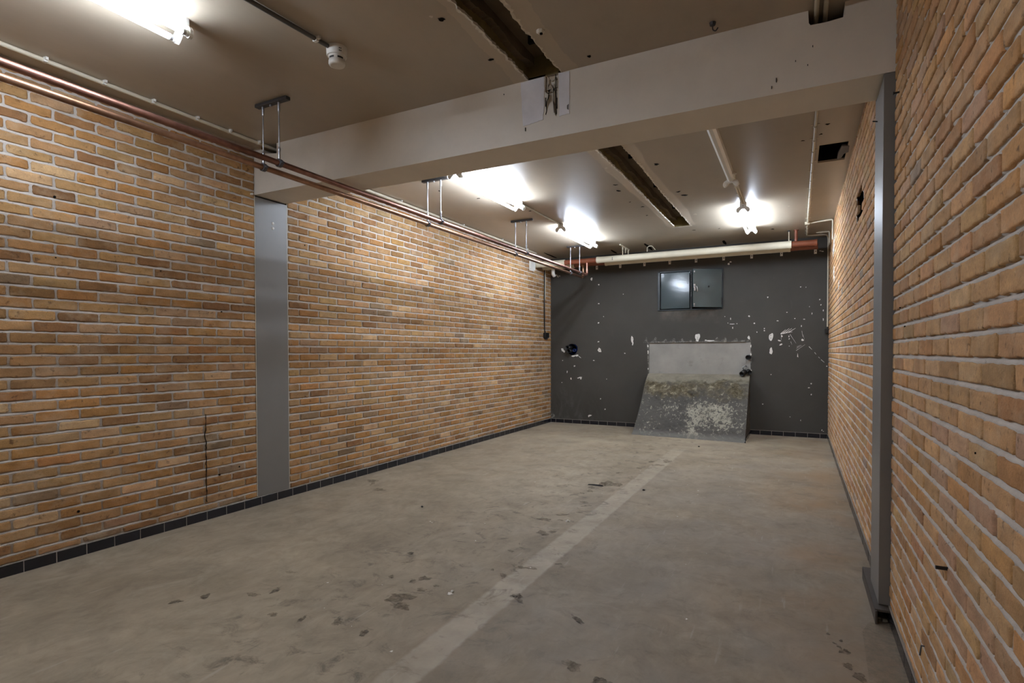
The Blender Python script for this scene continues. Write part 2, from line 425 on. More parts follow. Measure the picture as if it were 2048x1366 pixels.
# ------------------------------------------------------------------ brick walls
def brick_wall(name, mapf, spans, base, phase, pitch, palette, hole=None, joint=0.0135, pj=0.0115, prof=(-.0018, -.0032, -.0085, -.0044), top=ZC, flip=False, near=3.4, rough=1.0, extra=None, tint=(1, 1, 1)):
    """spans: list of (u0,u1,phase) along the wall; courses of 62.5 mm from `base`; w points into the room."""
    CP = 0.0625
    VV = []; QQ = []; CC = []; MI = []; SM = []; off = 0
    names, probs, cols = zip(*palette)
    probs = np.array(probs) / sum(probs)
    def inhole(u, v):
        if hole is None: return False
        n = len(hole); c = False; j = n - 1
        for i in range(n):
            (ui, vi), (uj, vj) = hole[i], hole[j]
            if (vi > v) != (vj > v) and u < (uj - ui) * (v - vi) / (vj - vi) + ui: c = not c
            j = i
        return c
    tcache = {}
    def tmpl(nu, nv):
        if (nu, nv) in tcache: return tcache[(nu, nv)]
        idx = np.arange(nu * nv).reshape(nv, nu)
        q = np.stack([idx[:-1, :-1], idx[:-1, 1:], idx[1:, 1:], idx[1:, :-1]], -1).reshape(-1, 4)
        ring = list(idx[0, :]) + list(idx[1:, -1]) + list(idx[-1, -2::-1]) + list(idx[-2:0:-1, 0])
        n = len(ring); r2 = np.arange(n) + nu * nv
        s = np.array([(ring[i], r2[i], r2[(i + 1) % n], ring[(i + 1) % n]) for i in range(n)])
        tcache[(nu, nv)] = (q, np.array(ring), s); return tcache[(nu, nv)]
    def sparam(n):
        e = [0, 0.03, 0.09]; inner = np.linspace(0.2, 0.8, n - 6)
        return np.array(e + list(inner) + [0.91, 0.97, 1.0])
    rows = []
    if base > 0.07: rows.append((0.064, base, -1))
    k = 0
    while base + k * CP < top - 0.004:
        rows.append((base + k * CP, min(base + (k + 1) * CP, top + 0.01), k)); k += 1
    for (v0, v1, k) in rows:
        for (s0, s1, ph) in spans:
            p = (ph if k % 2 == 0 else ph + pitch / 2)
            n0 = math.floor((s0 - p) / pitch)
            u = p + n0 * pitch
            while u < s1 - 0.012:
                a = max(u, s0); b = min(u + pitch, s1); u += pitch
                if b - a < 0.018: continue
                uc, vc = (a + b) / 2, (v0 + v1) / 2
                if inhole(uc, vc): continue
                hj = joint / 2; pjh = pj / 2
                j = nrs.normal(0, 0.0011, 4) * rough
                ua = a + pjh * (1 if a > s0 else 0.3) + j[0]; ub = b - pjh * (1 if b < s1 else 0.3) + j[1]
                va = v0 + hj + j[2]; vb = v1 - hj + j[3]
                if vb - va < 0.012: continue
                hi = uc < near and uc > 0.2
                nu, nv = (15, 9) if hi else ((10, 8) if uc > 0.2 else (7, 7))
                q, ring, sk = tmpl(nu, nv)
                su, sv = np.meshgrid(sparam(nu), sparam(nv))
                L, H = ub - ua, vb - va
                X = (su - 0.5) * L; Y = (sv - 0.5) * H
                # rounded corners
                rc = 0.008 + 0.006 * nrs.rand(); cx = np.clip(np.abs(X) - (L / 2 - rc), 0, None); cy = np.clip(np.abs(Y) - (H / 2 - rc), 0, None)
                mx = np.maximum(cx, cy); eu = np.sqrt(cx ** 2 + cy ** 2) + 1e-9; f = np.where(mx > 0, mx / eu, 1.0)
                X = np.where(cx > 0, np.sign(X) * (L / 2 - rc + cx * f), X); Y = np.where(cy > 0, np.sign(Y) * (H / 2 - rc + cy * f), Y)
                d = np.minimum(L / 2 - np.abs(X), H / 2 - np.abs(Y))
                re = 0.0045 * (0.7 + 0.6 * nrs.rand()); e = np.clip(1 - d / re, 0, 1)
                depth = -re * (1 - np.sqrt(np.clip(1 - e * e, 0, 1)))
                U = uc * 0 + (ua + ub) / 2 + X; W = (va + vb) / 2 + Y
                edge = np.clip(1 - d / 0.012, 0, 1)
                U = U + edge * wob(U * 1.0, W, 38, k % 7) * 0.0018 * rough; W = W + edge * wob(U, W, 33, (k + 3) % 7) * 0.0022 * rough
                depth = depth + wob(U, W, 22, k % 5) * 0.0008 * rough + np.clip(nrs.normal(0, 0.0007), -.001, .0015) + (X / L) * np.clip(nrs.normal(0, 0.0010), -.0015, .0015) + 0.0006
                P = np.stack([U.ravel(), W.ravel(), depth.ravel()], -1)
                Rg = P[ring].copy(); Rg[:, 2] = -0.02
                P = np.concatenate([P, Rg]); VV.append(P)
                QQ.append(np.concatenate([q, sk]) + off); off += len(P)
                pr = probs.copy()
                if extra is not None: pr = extra(uc, vc, pr)
                c = np.array(cols[nrs.choice(len(cols), p=pr)]) / 255.0
                c = np.array([lin(x * 255) for x in c]) * np.array(tint) * (1 + nrs.normal(0, 0.09))
                c = np.clip(c * (1 + nrs.normal(0, 0.02, 3)), 0.01, 0.9)
                CC.append(np.tile(np.append(c, 1.0), (len(P), 1)))
                MI.append(np.zeros(len(q) + len(sk), int)); SM.append(np.ones(len(q) + len(sk), bool))
    # mortar bed: weathered joints, deepest under each brick
    vs = []; ws = []
    vs += [0.0, 0.066]; ws += [-0.006, -0.006]
    lines = ([0.064] if base > 0.07 else []) + [base + i * CP for i in range(60) if base + i * CP < top]
    for z in lines:
        vs += [z - joint * 0.70, z - joint * 0.44, z, z + joint * 0.42, z + joint * 0.70]; ws += [prof[3], prof[0], prof[1], prof[2], prof[3]]
    vs.append(top + 0.02); ws.append(-0.006)
    o_ = np.argsort(vs, kind='stable'); vs = np.array(vs)[o_]; ws = np.array(ws)[o_]
    for (s0, s1, ph) in spans:
        us = np.unique(np.concatenate([np.arange(s0, 0.4, 0.2), np.arange(max(s0, 0.4), s1, 0.026), [s1]]))
        if s0 not in us: us = np.concatenate([[s0], us])
        U, Vg = np.meshgrid(us, vs); Wg = np.repeat(ws[:, None], len(us), 1)
        Wg = Wg + wob(U, Vg, 30, 2) * 0.0008 + np.clip(nrs.normal(0, 0.0005, U.shape), -.001, .001)
        Vg2 = Vg + wob(U, Vg, 27, 4) * 0.0009
        P = np.stack([U.ravel(), Vg2.ravel(), Wg.ravel()], -1)
        idx = np.arange(P.shape[0]).reshape(U.shape)
        q = np.stack([idx[:-1, :-1], idx[:-1, 1:], idx[1:, 1:], idx[1:, :-1]], -1).reshape(-1, 4)
        if hole is not None:
            ctr = P[q].mean(1); q = q[[not inhole(c[0], c[1]) for c in ctr]]
        VV.append(P); QQ.append(q + off); off += len(P)
        CC.append(np.tile([0.5, 0.5, 0.5, 1.0], (len(P), 1))); MI.append(np.ones(len(q), int)); SM.append(np.ones(len(q), bool))
    V = np.concatenate(VV); Q = np.concatenate(QQ)
    V = mapf(V)
    if flip: Q = Q[:, ::-1]
    return quad_mesh(name, V, Q, np.concatenate(MI), ['brick', 'mortar'], np.concatenate(CC), np.concatenate(SM))

PAL_L = [('tan', 36, (170, 137, 98)), ('orange', 24, (168, 128, 82)), ('ochre', 18, (174, 140, 96)), ('brown', 14, (146, 112, 76)),
         ('pink', 4, (170, 140, 110)), ('grey', 1.6, (136, 116, 92)), ('pale', 8, (190, 160, 122))]
PAL_R = [('tan', 38, (182, 146, 106)), ('orange', 22, (180, 139, 94)), ('ochre', 18, (185, 151, 109)), ('brown', 6, (166, 128, 92)),
         ('pink', 10, (182, 150, 122)), ('grey', 2.0, (156, 138, 122)), ('pale', 6, (194, 164, 126))]

def extra_left(u, v, pr):
    q = pr.copy()
    if v < 0.75 and u > 2.1:
        q[5] *= 5.0; q[4] *= 1.2
    if abs(u - 2.6) < 0.28 and 0.30 < v < 0.62: q[5] *= 6
    if u < 2.9 and 1.2 < v < 1.75: q[3] *= 1.6
    return q / q.sum()

wl = brick_wall('wall_left', lambda P: np.stack([XL + P[:, 2], P[:, 0], P[:, 1]], -1),
                [(YB, 2.914, 1.403), (3.222, YF + 0.02, 3.335)], 0.110, 1.403, 0.2163, PAL_L, flip=True, extra=extra_left, tint=(0.99, 0.905, 0.81))
struct(wl, 'long left wall of worn orange and tan bricks with grey mortar', 'wall')
HOLE = [(4.30, 2.30), (4.45, 2.325), (4.60, 2.305), (4.72, 2.29), (4.73, 2.20), (4.71, 2.10), (4.58, 2.115), (4.45, 2.105), (4.33, 2.10), (4.25, 2.16), (4.27, 2.22)]
wr = brick_wall('wall_right', lambda P: np.stack([XR - P[:, 2], P[:, 0], P[:, 1]], -1),
                [(YB, 2.917, 1.372), (3.205, YF + 0.02, 1.372)], 0.102, 1.372, 0.2105, PAL_R, hole=HOLE, tint=(1.05, 0.98, 0.92), rough=0.9, joint=0.0145, pj=0.0075, prof=(-.0016, -.0040, -.0125, -.0050))
struct(wr, 'right wall of tan bricks with deep raked joints, close to the viewer', 'wall')

# cavity behind the broken bricks
b = MB(); b.box(XR + 0.012, XR + 0.16, 4.2, 4.8, 2.05, 2.36)
b.F = [f for f in b.F]; 
cav = MB()
hp = [(XR + 0.018, u, v) for u, v in HOLE]; hb = [(XR + 0.14, 4.5 + (u - 4.5) * 1.15, 2.2 + (v - 2.2) * 1.25) for u, v in HOLE]
n = len(HOLE)
hf = [(XR + 0.018, 4.5 + (u - 4.5) * 1.5, 2.2 + (v - 2.2) * 1.7) for u, v in HOLE]
cav.add(hf + hb, [(i, (i + 1) % n, n + (i + 1) % n, n + i) for i in range(n)] + [tuple(range(n, 2 * n))])
for u, v, s in ((4.40, 2.15, .03), (4.55, 2.22, .035), (4.63, 2.14, .025)):
    cav.box(XR + 0.06, XR + 0.10, u - s, u + s, v - s * .6, v + s * .6)
cav.build('broken_cavity', 'dark_shade', wr)
# plaster smears left on the right wall near the far corner
sm = MB()
for (u, v, a, b_) in ((7.52, 2.43, .12, .10), (7.68, 2.36, .06, .05), (7.50, 2.10, .07, .09), (7.42, 2.02, .05, .04), (7.35, 2.50, .05, .03), (6.6, 1.86, .04, .05), (6.1, 1.75, .03, .04)):
    nn = 18; ph = rnd.random() * 6
    pts = [(u + a * math.cos(t * 2 * PI / nn) * (0.7 + 0.35 * math.sin(3 * t + ph) * rnd.random()), v + b_ * math.sin(t * 2 * PI / nn) * (0.75 + 0.35 * rnd.random())) for t in range(nn)]
    sm.prism(pts, lambda p, q: (XR - 0.004, p, q), (0.012, 0, 0))
sm.build('plaster_smear', 'chips', wr)
# pipe stubs, nails and drilled holes in the brick faces
hl = MB()
for u, v, r in ((2.72, 1.36, .003), (2.60, 1.28, .003), (1.62, 0.95, .0025)):
    hl.cyl((XR - 0.0035, u, v), (XR + 0.002, u, v), r, 10)
hl.build('drill_holes', 'dark_shade', wr)
hl = MB()
for u, v, r in ((1.62, 2.06, .007), (1.71, 0.262, .008), (2.60, 0.30, .007), (1.93, 1.06, .004), (2.63, 1.48, .005), (2.2, 1.72, .004), (3.40, 2.09, .006), (1.62, 1.72, .004), (2.76, 0.33, .006), (3.9, 1.0, .005), (2.1, 0.95, .004)):
    hl.cyl((XL - 0.004, u, v), (XL + 0.0025, u, v), r, 10)
hl.build('drill_holes', 'dark_shade', wl)
# settlement crack running down eight courses
cr = MB(); z = 0.75; y = 2.497; pts = []
while z > 0.115:
    pts.append((y + rnd.uniform(-.003, .003) + (0.010 * math.exp(-((z - .60) / .03) ** 2) * -1), z, 0.0022 + 0.0022 * rnd.random() * (1 if z < .66 else .4))); z -= 0.016
L_ = [(XL + 0.0028, p[0] - p[2], p[1]) for p in pts]; R_ = [(XL + 0.0028, p[0] + p[2], p[1]) for p in pts]
m_ = len(pts); cr.add(L_ + R_, [(i, i + 1, m_ + i + 1, m_ + i) for i in range(m_ - 1)])
cr.build('settlement_crack', 'dark_shade', wl)

# ------------------------------------------------------------------ floor
def blob(x, y, a, b, rot=0, n=26, jag=0.3, seed=0):
    r = random.Random(seed); ph = [r.uniform(0, 6.3) for _ in range(5)]
    out = []
    for i in range(n):
        t = 2 * PI * i / n
        k = 1 + jag * (0.4 * math.sin(2 * t + ph[0]) + 0.35 * math.sin(3 * t + ph[1]) + 0.3 * math.sin(5 * t + ph[2]) + 0.25 * math.sin(9 * t + ph[3]))
        px, py = a * k * math.cos(t), b * k * math.sin(t)
        c, s = math.cos(rot), math.sin(rot); out.append((x + px * c - py * s, y + px * s + py * c))
    return out
f = MB(); f.box(XL - 0.1, XR + 0.1, YB, YF + 0.25, -0.12, 0.0, 0)
# stains and scabs, hair-thin films on the slab: x, y, half sizes, turn, material
for i, (x, y, a, b_, r, m) in enumerate([
    (-1.208, 2.392, .026, .030, .3, 1), (-1.18, 2.36, .012, .05, .9, 1), (-1.479, 3.31, .035, .05, .6, 2), (-1.43, 3.36, .03, .022, .2, 2),
    (-1.484, 4.824, .085, .10, 0, 2), (-1.545, 4.77, .03, .11, .1, 2), (-1.60, 4.62, .03, .04, 0, 2), (-1.57, 4.50, .03, .035, 0, 2), (-1.60, 4.40, .02, .02, 0, 2),
    (-1.49, 4.14, .03, .025, .2, 2), (-1.44, 4.05, .035, .02, .8, 2), (-1.42, 3.86, .025, .014, 0, 2), (-1.52, 3.75, .05, .025, .4, 2), (-1.48, 3.62, .02, .02, 0, 2), (-1.58, 3.58, .05, .03, .3, 2),
    (0.172, 2.53, .018, .022, .2, 1), (0.14, 2.585, .006, .010, .8, 1), (0.165, 2.62, .007, .010, .1, 1), (0.12, 2.66, .006, .012, .5, 1), (0.155, 2.56, .008, .012, .8, 1), (0.208, 2.355, .022, .028, .5, 1), (0.175, 2.42, .02, .02, 0, 2),
    (-3.477, 3.949, .05, .05, 0, 2), (-3.40, 3.86, .02, .05, .4, 2), (-3.20, 3.72, .05, .05, 1, 2), (-1.73, 2.36, .03, .03, 0, 2), (-1.76, 2.30, .02, .02, 0, 1), (-1.66, 2.24, .025, .02, .4, 2), (-1.62, 2.31, .016, .012, 0, 1),
    (-1.70, 2.12, .06, .05, .4, 2), (-1.64, 2.05, .05, .03, .2, 2), (-1.90, 2.30, .015, .02, .3, 1), (-2.02, 2.62, .02, .02, .3, 1), (-1.95, 2.5, .03, .012, .9, 2), (-1.38, 2.58, .02, .03, .5, 2), (-1.47, 2.62, .012, .012, 0, 1),
    (-1.35, 2.72, .02, .024, 0, 2), (-1.51, 2.92, .02, .016, 0, 1), (-1.48, 3.0, .015, .010, .2, 1), (-1.52, 3.06, .01, .01, 0, 1), (-1.18, 2.86, .02, .012, .3, 2), (-1.295, 2.74, .03, .022, .4, 2), (-0.86, 2.30, .012, .05, .9, 1), (-0.75, 1.95, .03, .04, 1.2, 2),
    (-0.62, 1.90, .03, .03, .4, 1), (-1.25, 6.1, .05, .08, 0, 2), (-1.40, 6.0, .03, .05, .4, 2), (-1.43, 5.6, .03, .025, 0, 2), (-1.30, 5.85, .06, .05, .4, 2), (-1.55, 5.3, .03, .03, 0, 2), (-1.16, 4.75, .012, .012, 0, 1), (-1.02, 4.30, .01, .01, 0, 1),
    (-1.62, 1.78, .015, .03, .5, 1), (-1.79, 1.80, .02, .03, .9, 2), (-1.95, 1.75, .012, .03, .4, 1), (-2.3, 1.9, .02, .03, .2, 1), (-2.36, 1.82, .03, .02, .2, 2), (-2.10, 1.72, .02, .02, 0, 2), (-2.55, 1.7, .02, .03, .3, 1), (-2.62, 1.60, .03, .02, .5, 1), (-2.42, 2.1, .03, .015, .5, 2)]):
    pts = blob(x, y, a, b_, r, seed=i + 3, jag=0.45)
    z = 0.0006 + 0.00002 * i
    f.add([(p[0], p[1], z) for p in pts], [tuple(range(len(pts)))], m)
# small flecks of white plaster trodden into the slab
for i in range(34):
    x = rnd.uniform(-2.4, -0.4); y = rnd.uniform(1.7, 7.2); a = rnd.uniform(.002, .006)
    if i == 0: x, y, a = -1.508, 2.265, .013
    if i == 1: x, y, a = -1.425, 3.62, .014
    pts = blob(x, y, a, a * rnd.uniform(.5, 1.6), rnd.random() * 3, 14, .5, i + 90)
    f.add([(p[0], p[1], 0.0021 + 0.00001 * i) for p in pts], [tuple(range(14))], 3)
# paler ridge of screed along the foot of the right wall
pts = [(0.235, 1.6), (0.225, 2.1), (0.238, 2.4), (0.25, 2.75), (0.285, 2.86), (0.36, 2.86), (0.36, 1.6)]
f.add([(p[0], p[1], 0.0012) for p in pts], [tuple(range(len(pts)))], 4)
fl = f.build('floor', ['floor', 'stain', 'stain2', 'chips', 'screed'])
struct(fl, 'stained bare concrete floor with one pale screed strip running to the chute', 'floor')

# ------------------------------------------------------------------ ceiling with two ripped-out channels and a square hole
c = MB()
S1, S2 = (0.3, B0), (B1, 7.15)
HX0, HX1, HY0, HY1 = 0.133, 0.325, 4.848, 5.289
dy = 0.016
def jag(y, s): return 0.0022 * math.sin(y * 19 + s) + 0.002 * math.sin(y * 53 + 2 * s) + rnd.choice((-1, 1)) * rnd.random() ** 2 * .006 + 0.004 * math.sin(y * 3.1 + s)
def chan(y0, y1, xl, xr, seed):
    n = int((y1 - y0) / dy); ys = [y0 + (y1 - y0) * i / n for i in range(n + 1)]
    XLs = [xl + jag(y, seed) for y in ys]; XRs = [xr + jag(y, seed + 2) for y in ys]
    cw = [0.007 + 0.013 * rnd.random() ** 2 + 0.004 * math.sin(y * 5.3 + seed) for y in ys]; cv = [0.006 + 0.018 * rnd.random() ** 2 + 0.006 * math.sin(y * 6 + seed) for y in ys]
    bl = [0.075 + 0.02 * math.sin(y * 2.1 + seed) + 0.006 * math.sin(y * 11) for y in ys]; br = [0.085 + 0.02 * math.sin(y * 2.7 + seed) + .008 * math.sin(y * 9) for y in ys]
    def strip(a, b, za, zb, m):
        vs = [(x, y, z) for x, y, z in zip(a, ys, za)] + [(x, y, z) for x, y, z in zip(b, ys, zb)]
        k = len(ys); c.add(vs, [(i, i + 1, k + i + 1, k + i) for i in range(k - 1)], m, False)
    Z = [ZC] * len(ys); Zc = [ZC - 0.003 * rnd.random() for _ in ys]; Zl = [ZC + 0.0035] * len(ys)
    far = [XL - 0.08] * len(ys)
    e1 = [a - b_ for a, b_ in zip(XLs, bl)]; e2 = [a - max(.002, w) for a, w in zip(XLs, cw)]
    strip(far, e1, Z, Z, 0); strip(e1, e2, Z, Z, 1); strip(e2, XLs, Z, Zc, 2)
    g1 = [a + max(.002, w) for a, w in zip(XRs, cv)]; g2 = [a + b_ for a, b_ in zip(XRs, br)]
    strip(XRs, g1, Zc, Z, 2); strip(g1, g2, Z, Z, 1)
    # right part up to the outer wall; the square hole is left out
    xs = [0.02]
    strip(g2, [0.02] * len(ys), Z, Z, 0)
    up1 = [ZC + 0.016] * len(ys); up2 = [ZC + 0.125] * len(ys)
    il = [a - 0.004 for a in XLs]; ir = [a + 0.004 for a in XRs]
    strip(XLs, il, Zc, up1, 2); strip(XRs, ir, Zc, up1, 2)
    il2 = [xl - 0.012] * len(ys); ir2 = [xr + 0.012] * len(ys)
    strip(il, il2, up1, up1, 3); strip(ir, ir2, up1, up1, 3)
    mid = [ZC + 0.07 + 0.012 * math.sin(y * 13 + seed) + rnd.uniform(-.004, .004) for y in ys]
    ledge = [xl + 0.03] * len(ys)
    strip(il2, il2, up1, mid, 3); strip(il2, ledge, mid, mid, 4); strip(ledge, ledge, mid, up2, 4); strip(ir2, ir2, up1, up2, 5)
    crk = [xl + 0.115 + 0.004 * math.sin(y * 5 + seed) for y in ys]; crk2 = [x + 0.010 for x in crk]
    strip(ledge, crk, up2, up2, 4); strip(crk, crk2, up2, [ZC + 0.135] * len(ys), 6); strip(crk2, ir2, [ZC + 0.135] * len(ys), [ZC + 0.118] * len(ys), 5)
    for y, m in ((y0, 4), (y1, 3)):
        c.add([(xl - .012, y, ZC), (xr + .012, y, ZC), (xr + .012, y, ZC + .14), (xl - .012, y, ZC + .14)], [(0, 1, 2, 3)], m)
    # stub boards across the channel
    for yy in np.arange(y0 + 0.55, y1 - 0.2, 0.93):
        c.box(xl + 0.09, xl + 0.125, yy, yy + 0.02, ZC + 0.085, ZC + 0.126, 6)
    return xl, xr
chan(*S1, -1.385, -1.190, 1.0); chan(*S2, -1.388, -1.200, 4.0)
def flat(x0, x1, y0, y1, m=0): c.add([(x0, y0, ZC), (x1, y0, ZC), (x1, y1, ZC), (x0, y1, ZC)], [(0, 1, 2, 3)], m)
flat(XL - .08, 0.02, YB, S1[0]); flat(XL - .08, 0.02, B0, B1); flat(XL - .08, 0.02, S2[1], YF + .1)
flat(0.02, XR + .1, YB, HY0); flat(0.02, HX0, HY0, HY1); flat(HX1, XR + .1, HY0, HY1); flat(0.02, XR + .1, HY1, YF + .1)
# ragged lip at the end of the far channel
pts = [(-1.41, 7.15), (-1.40, 7.19), (-1.36, 7.175), (-1.33, 7.20), (-1.28, 7.18), (-1.24, 7.20), (-1.20, 7.185), (-1.18, 7.20), (-1.17, 7.12), (-1.19, 7.08), (-1.20, 7.15)]
c.add([(p[0], p[1], ZC - 0.002) for p in pts], [tuple(range(len(pts)))], 2)
# box above the square hole, pale broken edge round it
b0 = (HX0 - .01, HX1 + .01, HY0 - .01, HY1 + .01)
c.box(*b0, ZC + 0.012, ZC + 0.16, 6); 
del c.F[-6]; del c.mi[-6]; del c.sm[-6]
for x0, x1, y0, y1 in ((HX0 - .012, HX0, HY0, HY1), (HX1, HX1 + .01, HY0, HY1), (HX0, HX1, HY0 - .012, HY0), (HX0, HX1, HY1, HY1 + .012)):
    c.box(x0, x1, y0, y1, ZC - 0.001, ZC + 0.014, 1)
c.prism([(.285, 4.93), (.335, 4.95), (.34, 5.10), (.31, 5.13), (.30, 5.22), (.27, 5.26), (.268, 5.10)], lambda p, q: (p, q, ZC - 0.004), (0, 0, 0.012), 5)
# chipped plugs and knocks in the ceiling paint
for i, (x, y, a) in enumerate([(-1.125, 2.50, .012), (-.993, 2.83, .010), (-1.47, 2.62, .012), (-1.50, 2.20, .014), (-1.53, 2.16, .008), (-1.53, 5.1, .016), (-1.56, 5.3, .02), (-1.50, 6.0, .016), (-1.46, 4.6, .012), (-1.06, 4.7, .02), (-1.05, 5.6, .018), (-1.02, 5.75, .025), (-1.05, 6.6, .02),
                               (.17, 4.42, .012), (.135, 4.60, .010), (.02, 4.68, .010), (-.10, 6.7, .01), (-2.9, 4.9, .014), (-2.75, 5.0, .012), (-3.1, 4.5, .012), (-2.6, 6.0, .016), (-2.65, 5.6, .014), (-0.30, 7.85, .02), (-.9, 7.5, .012), (-.60, 8.0, .012), (-1.55, 6.4, .012), (-1.57, 5.75, .01), (-1.2, 7.45, .016)]):
    pts = blob(x, y, a, a * 1.3, i, 12, .5, i)
    c.add([(p[0], p[1], ZC - 0.0012) for p in pts], [tuple(range(12))], 6 if i % 4 else 2)
for i, (x, y0, y1, hw) in enumerate(((-2.565, 8.29, 8.66, .020), (-1.99, 8.01, 8.64, .024), (-3.575, 8.06, 8.62, .022), (-.947, 8.32, 8.66, .022))):   # flat near-black patches painted for the shade inside slits by the far wall
    c.add([(p[0], p[1], ZC - .0011) for p in blob(x, (y0 + y1) / 2, hw, (y1 - y0) / 2, 0.03, 24, .16, i + 40)], [tuple(range(24))], 6)
# taped outline of an old access patch by the left wall
for a, b_ in (((-3.689, 5.186), (-3.66, 5.634)), ((-3.66, 5.634), (-3.513, 5.626)), ((-3.513, 5.626), (-3.545, 5.18))):
    d = Vector((b_[0] - a[0], b_[1] - a[1], 0)).normalized(); nn = Vector((-d.y, d.x, 0)) * .006
    c.add([(a[0] + nn.x, a[1] + nn.y, ZC - .0015), (b_[0] + nn.x, b_[1] + nn.y, ZC - .0015), (b_[0] - nn.x, b_[1] - nn.y, ZC - .0015), (a[0] - nn.x, a[1] - nn.y, ZC - .0015)], [(0, 1, 2, 3)], 1)
ce = c.build('ceiling', ['ceiling', 'patch', 'crumb', 'lath', 'void', 'greyconduit', 'dark_shade'])
struct(ce, 'beige painted ceiling with two ripped-out channels and a square hole', 'ceiling')

# ------------------------------------------------------------------ concrete beam across the room
bm_ = MB()
def bprism(poly, y0, y1, m=0): bm_.prism(poly, lambda x, z: (x, y0, z), (0, y1 - y0, 0), m)
xl_, xr_ = XL - 0.02, XR + 0.014
front = [(xl_, BZ), (xr_, BZ), (xr_, ZC + .01), (.176, ZC + .01), (.175, 2.69), (.168, 2.68), (.10, 2.676), (.04, 2.679), (.033, 2.69), (.030, ZC + .01),
         (-1.207, ZC + .01), (-1.209, 2.62), (-1.212, 2.53), (-1.218, 2.508), (-1.226, 2.52), (-1.24, 2.60), (-1.262, 2.585), (-1.275, 2.55), (-1.279, 2.53), (-1.272, 2.60), (-1.268, 2.64), (-1.287, 2.66), (-1.285, ZC + .01),
         (-3.473, ZC + .01), (-3.473, 2.672), (-3.60, 2.69), (-3.66, ZC + .01), (xl_, ZC + .01)]
bprism(front, B0, B0 + 0.022)
mid = [(xl_, BZ), (xr_, BZ), (xr_, ZC + .01), (.176, ZC + .01), (.17, 2.68), (.035, 2.68), (.030, ZC + .01), (-3.473, ZC + .01), (-3.473, 2.672), (-3.60, 2.69), (-3.66, ZC + .01), (xl_, ZC + .01)]
bprism(mid, B0 + 0.022, B0 + 0.16)
bprism([(xl_, BZ), (xr_, BZ), (xr_, ZC + .01), (xl_, ZC + .01)], B0 + 0.16, B1)
for x0, x1 in ((.031, .1755), (-3.655, -3.474)):  # near-black lining that paints the shade inside the two notches
    bm_.box(x0, x1, B0 + .150, B0 + .1605, 2.67, ZC + .008, 3); bm_.box(x0, x1, B0 + .03, B0 + .15, 2.670, 2.6925, 3)
    for xx in (x0, x1): bm_.box(xx - .001, xx + .001, B0 + .03, B0 + .15, 2.675, ZC + .008, 3)
# filler skimmed either side of the gouge, and grit in it
def rag(pts, n=5, a=.002):
    out = []
    for i in range(len(pts)):
        p, q = pts[i], pts[(i + 1) % len(pts)]
        for k in range(n):
            t = k / n; out.append((p[0] + (q[0] - p[0]) * t + rnd.uniform(-a, a), p[1] + (q[1] - p[1]) * t + rnd.uniform(-a, a)))
    return out
bm_.prism(rag([(-1.440, 2.741), (-1.292, 2.745), (-1.290, 2.66), (-1.292, 2.56), (-1.300, 2.505), (-1.36, 2.498), (-1.425, 2.490)]), lambda x, z: (x, B0 - .003, z), (0, .006, 0), 1)
bm_.prism(rag([(-1.200, 2.742), (-1.138, 2.742), (-1.139, 2.508), (-1.198, 2.505)]), lambda x, z: (x, B0 - .003, z), (0, .006, 0), 1)
for x, z, a, b_ in ((-1.274, 2.71, .008, .04), (-1.262, 2.68, .010, .025), (-1.25, 2.665, .022, .012), (-1.225, 2.70, .008, .03), (-1.236, 2.64, .006, .05), (-1.245, 2.73, .02, .012)):
    bm_.prism(blob(x, z, a, b_, 0, 16, .5, int(x * -1000)), lambda p, q: (p, B0 + .010, q), (0, .014, 0), 2)
for x, z, l_ in ((-1.282, 2.60, .05), (-1.213, 2.58, .06), (-1.145, 2.545, .03), (-1.150, 2.545, .022), (-1.41, 2.47, .02), (-.10, 2.46, .02), (-.12, 2.43, .012), (.05, 2.58, .008), (.03, 2.50, .006), (-.02, 2.53, .006), (-1.55, 2.70, .006)):
    bm_.box(x - .0015, x + .0015, B0 - .0042, B0, z - l_ / 2, z + l_ / 2, 3)
def crack(pts, w0):
    m_ = len(pts); o = []
    for i, (x, z) in enumerate(pts): o.append((x - w0 * rnd.uniform(.4, 1), z))
    for i, (x, z) in reversed(list(enumerate(pts))): o.append((x + w0 * rnd.uniform(.4, 1), z))
    bm_.prism(o, lambda p, q: (p, B0 - .0036, q), (0, .004, 0), 3)
crack([(-1.262, 2.66), (-1.262, 2.64), (-1.266, 2.62), (-1.276, 2.60), (-1.279, 2.575), (-1.277, 2.55), (-1.282, 2.53)], .0022)
crack([(-1.222, 2.745), (-1.219, 2.70), (-1.221, 2.66), (-1.219, 2.61), (-1.220, 2.56), (-1.217, 2.52)], .0022)
crack([(-1.233, 2.66), (-1.232, 2.62), (-1.234, 2.58), (-1.230, 2.53)], .0014)
be = bm_.build('trim_1', ['beam', 'skim', 'patch', 'dark_shade'])
struct(be, 'deep painted concrete beam crossing the ceiling between the two columns', 'beam')

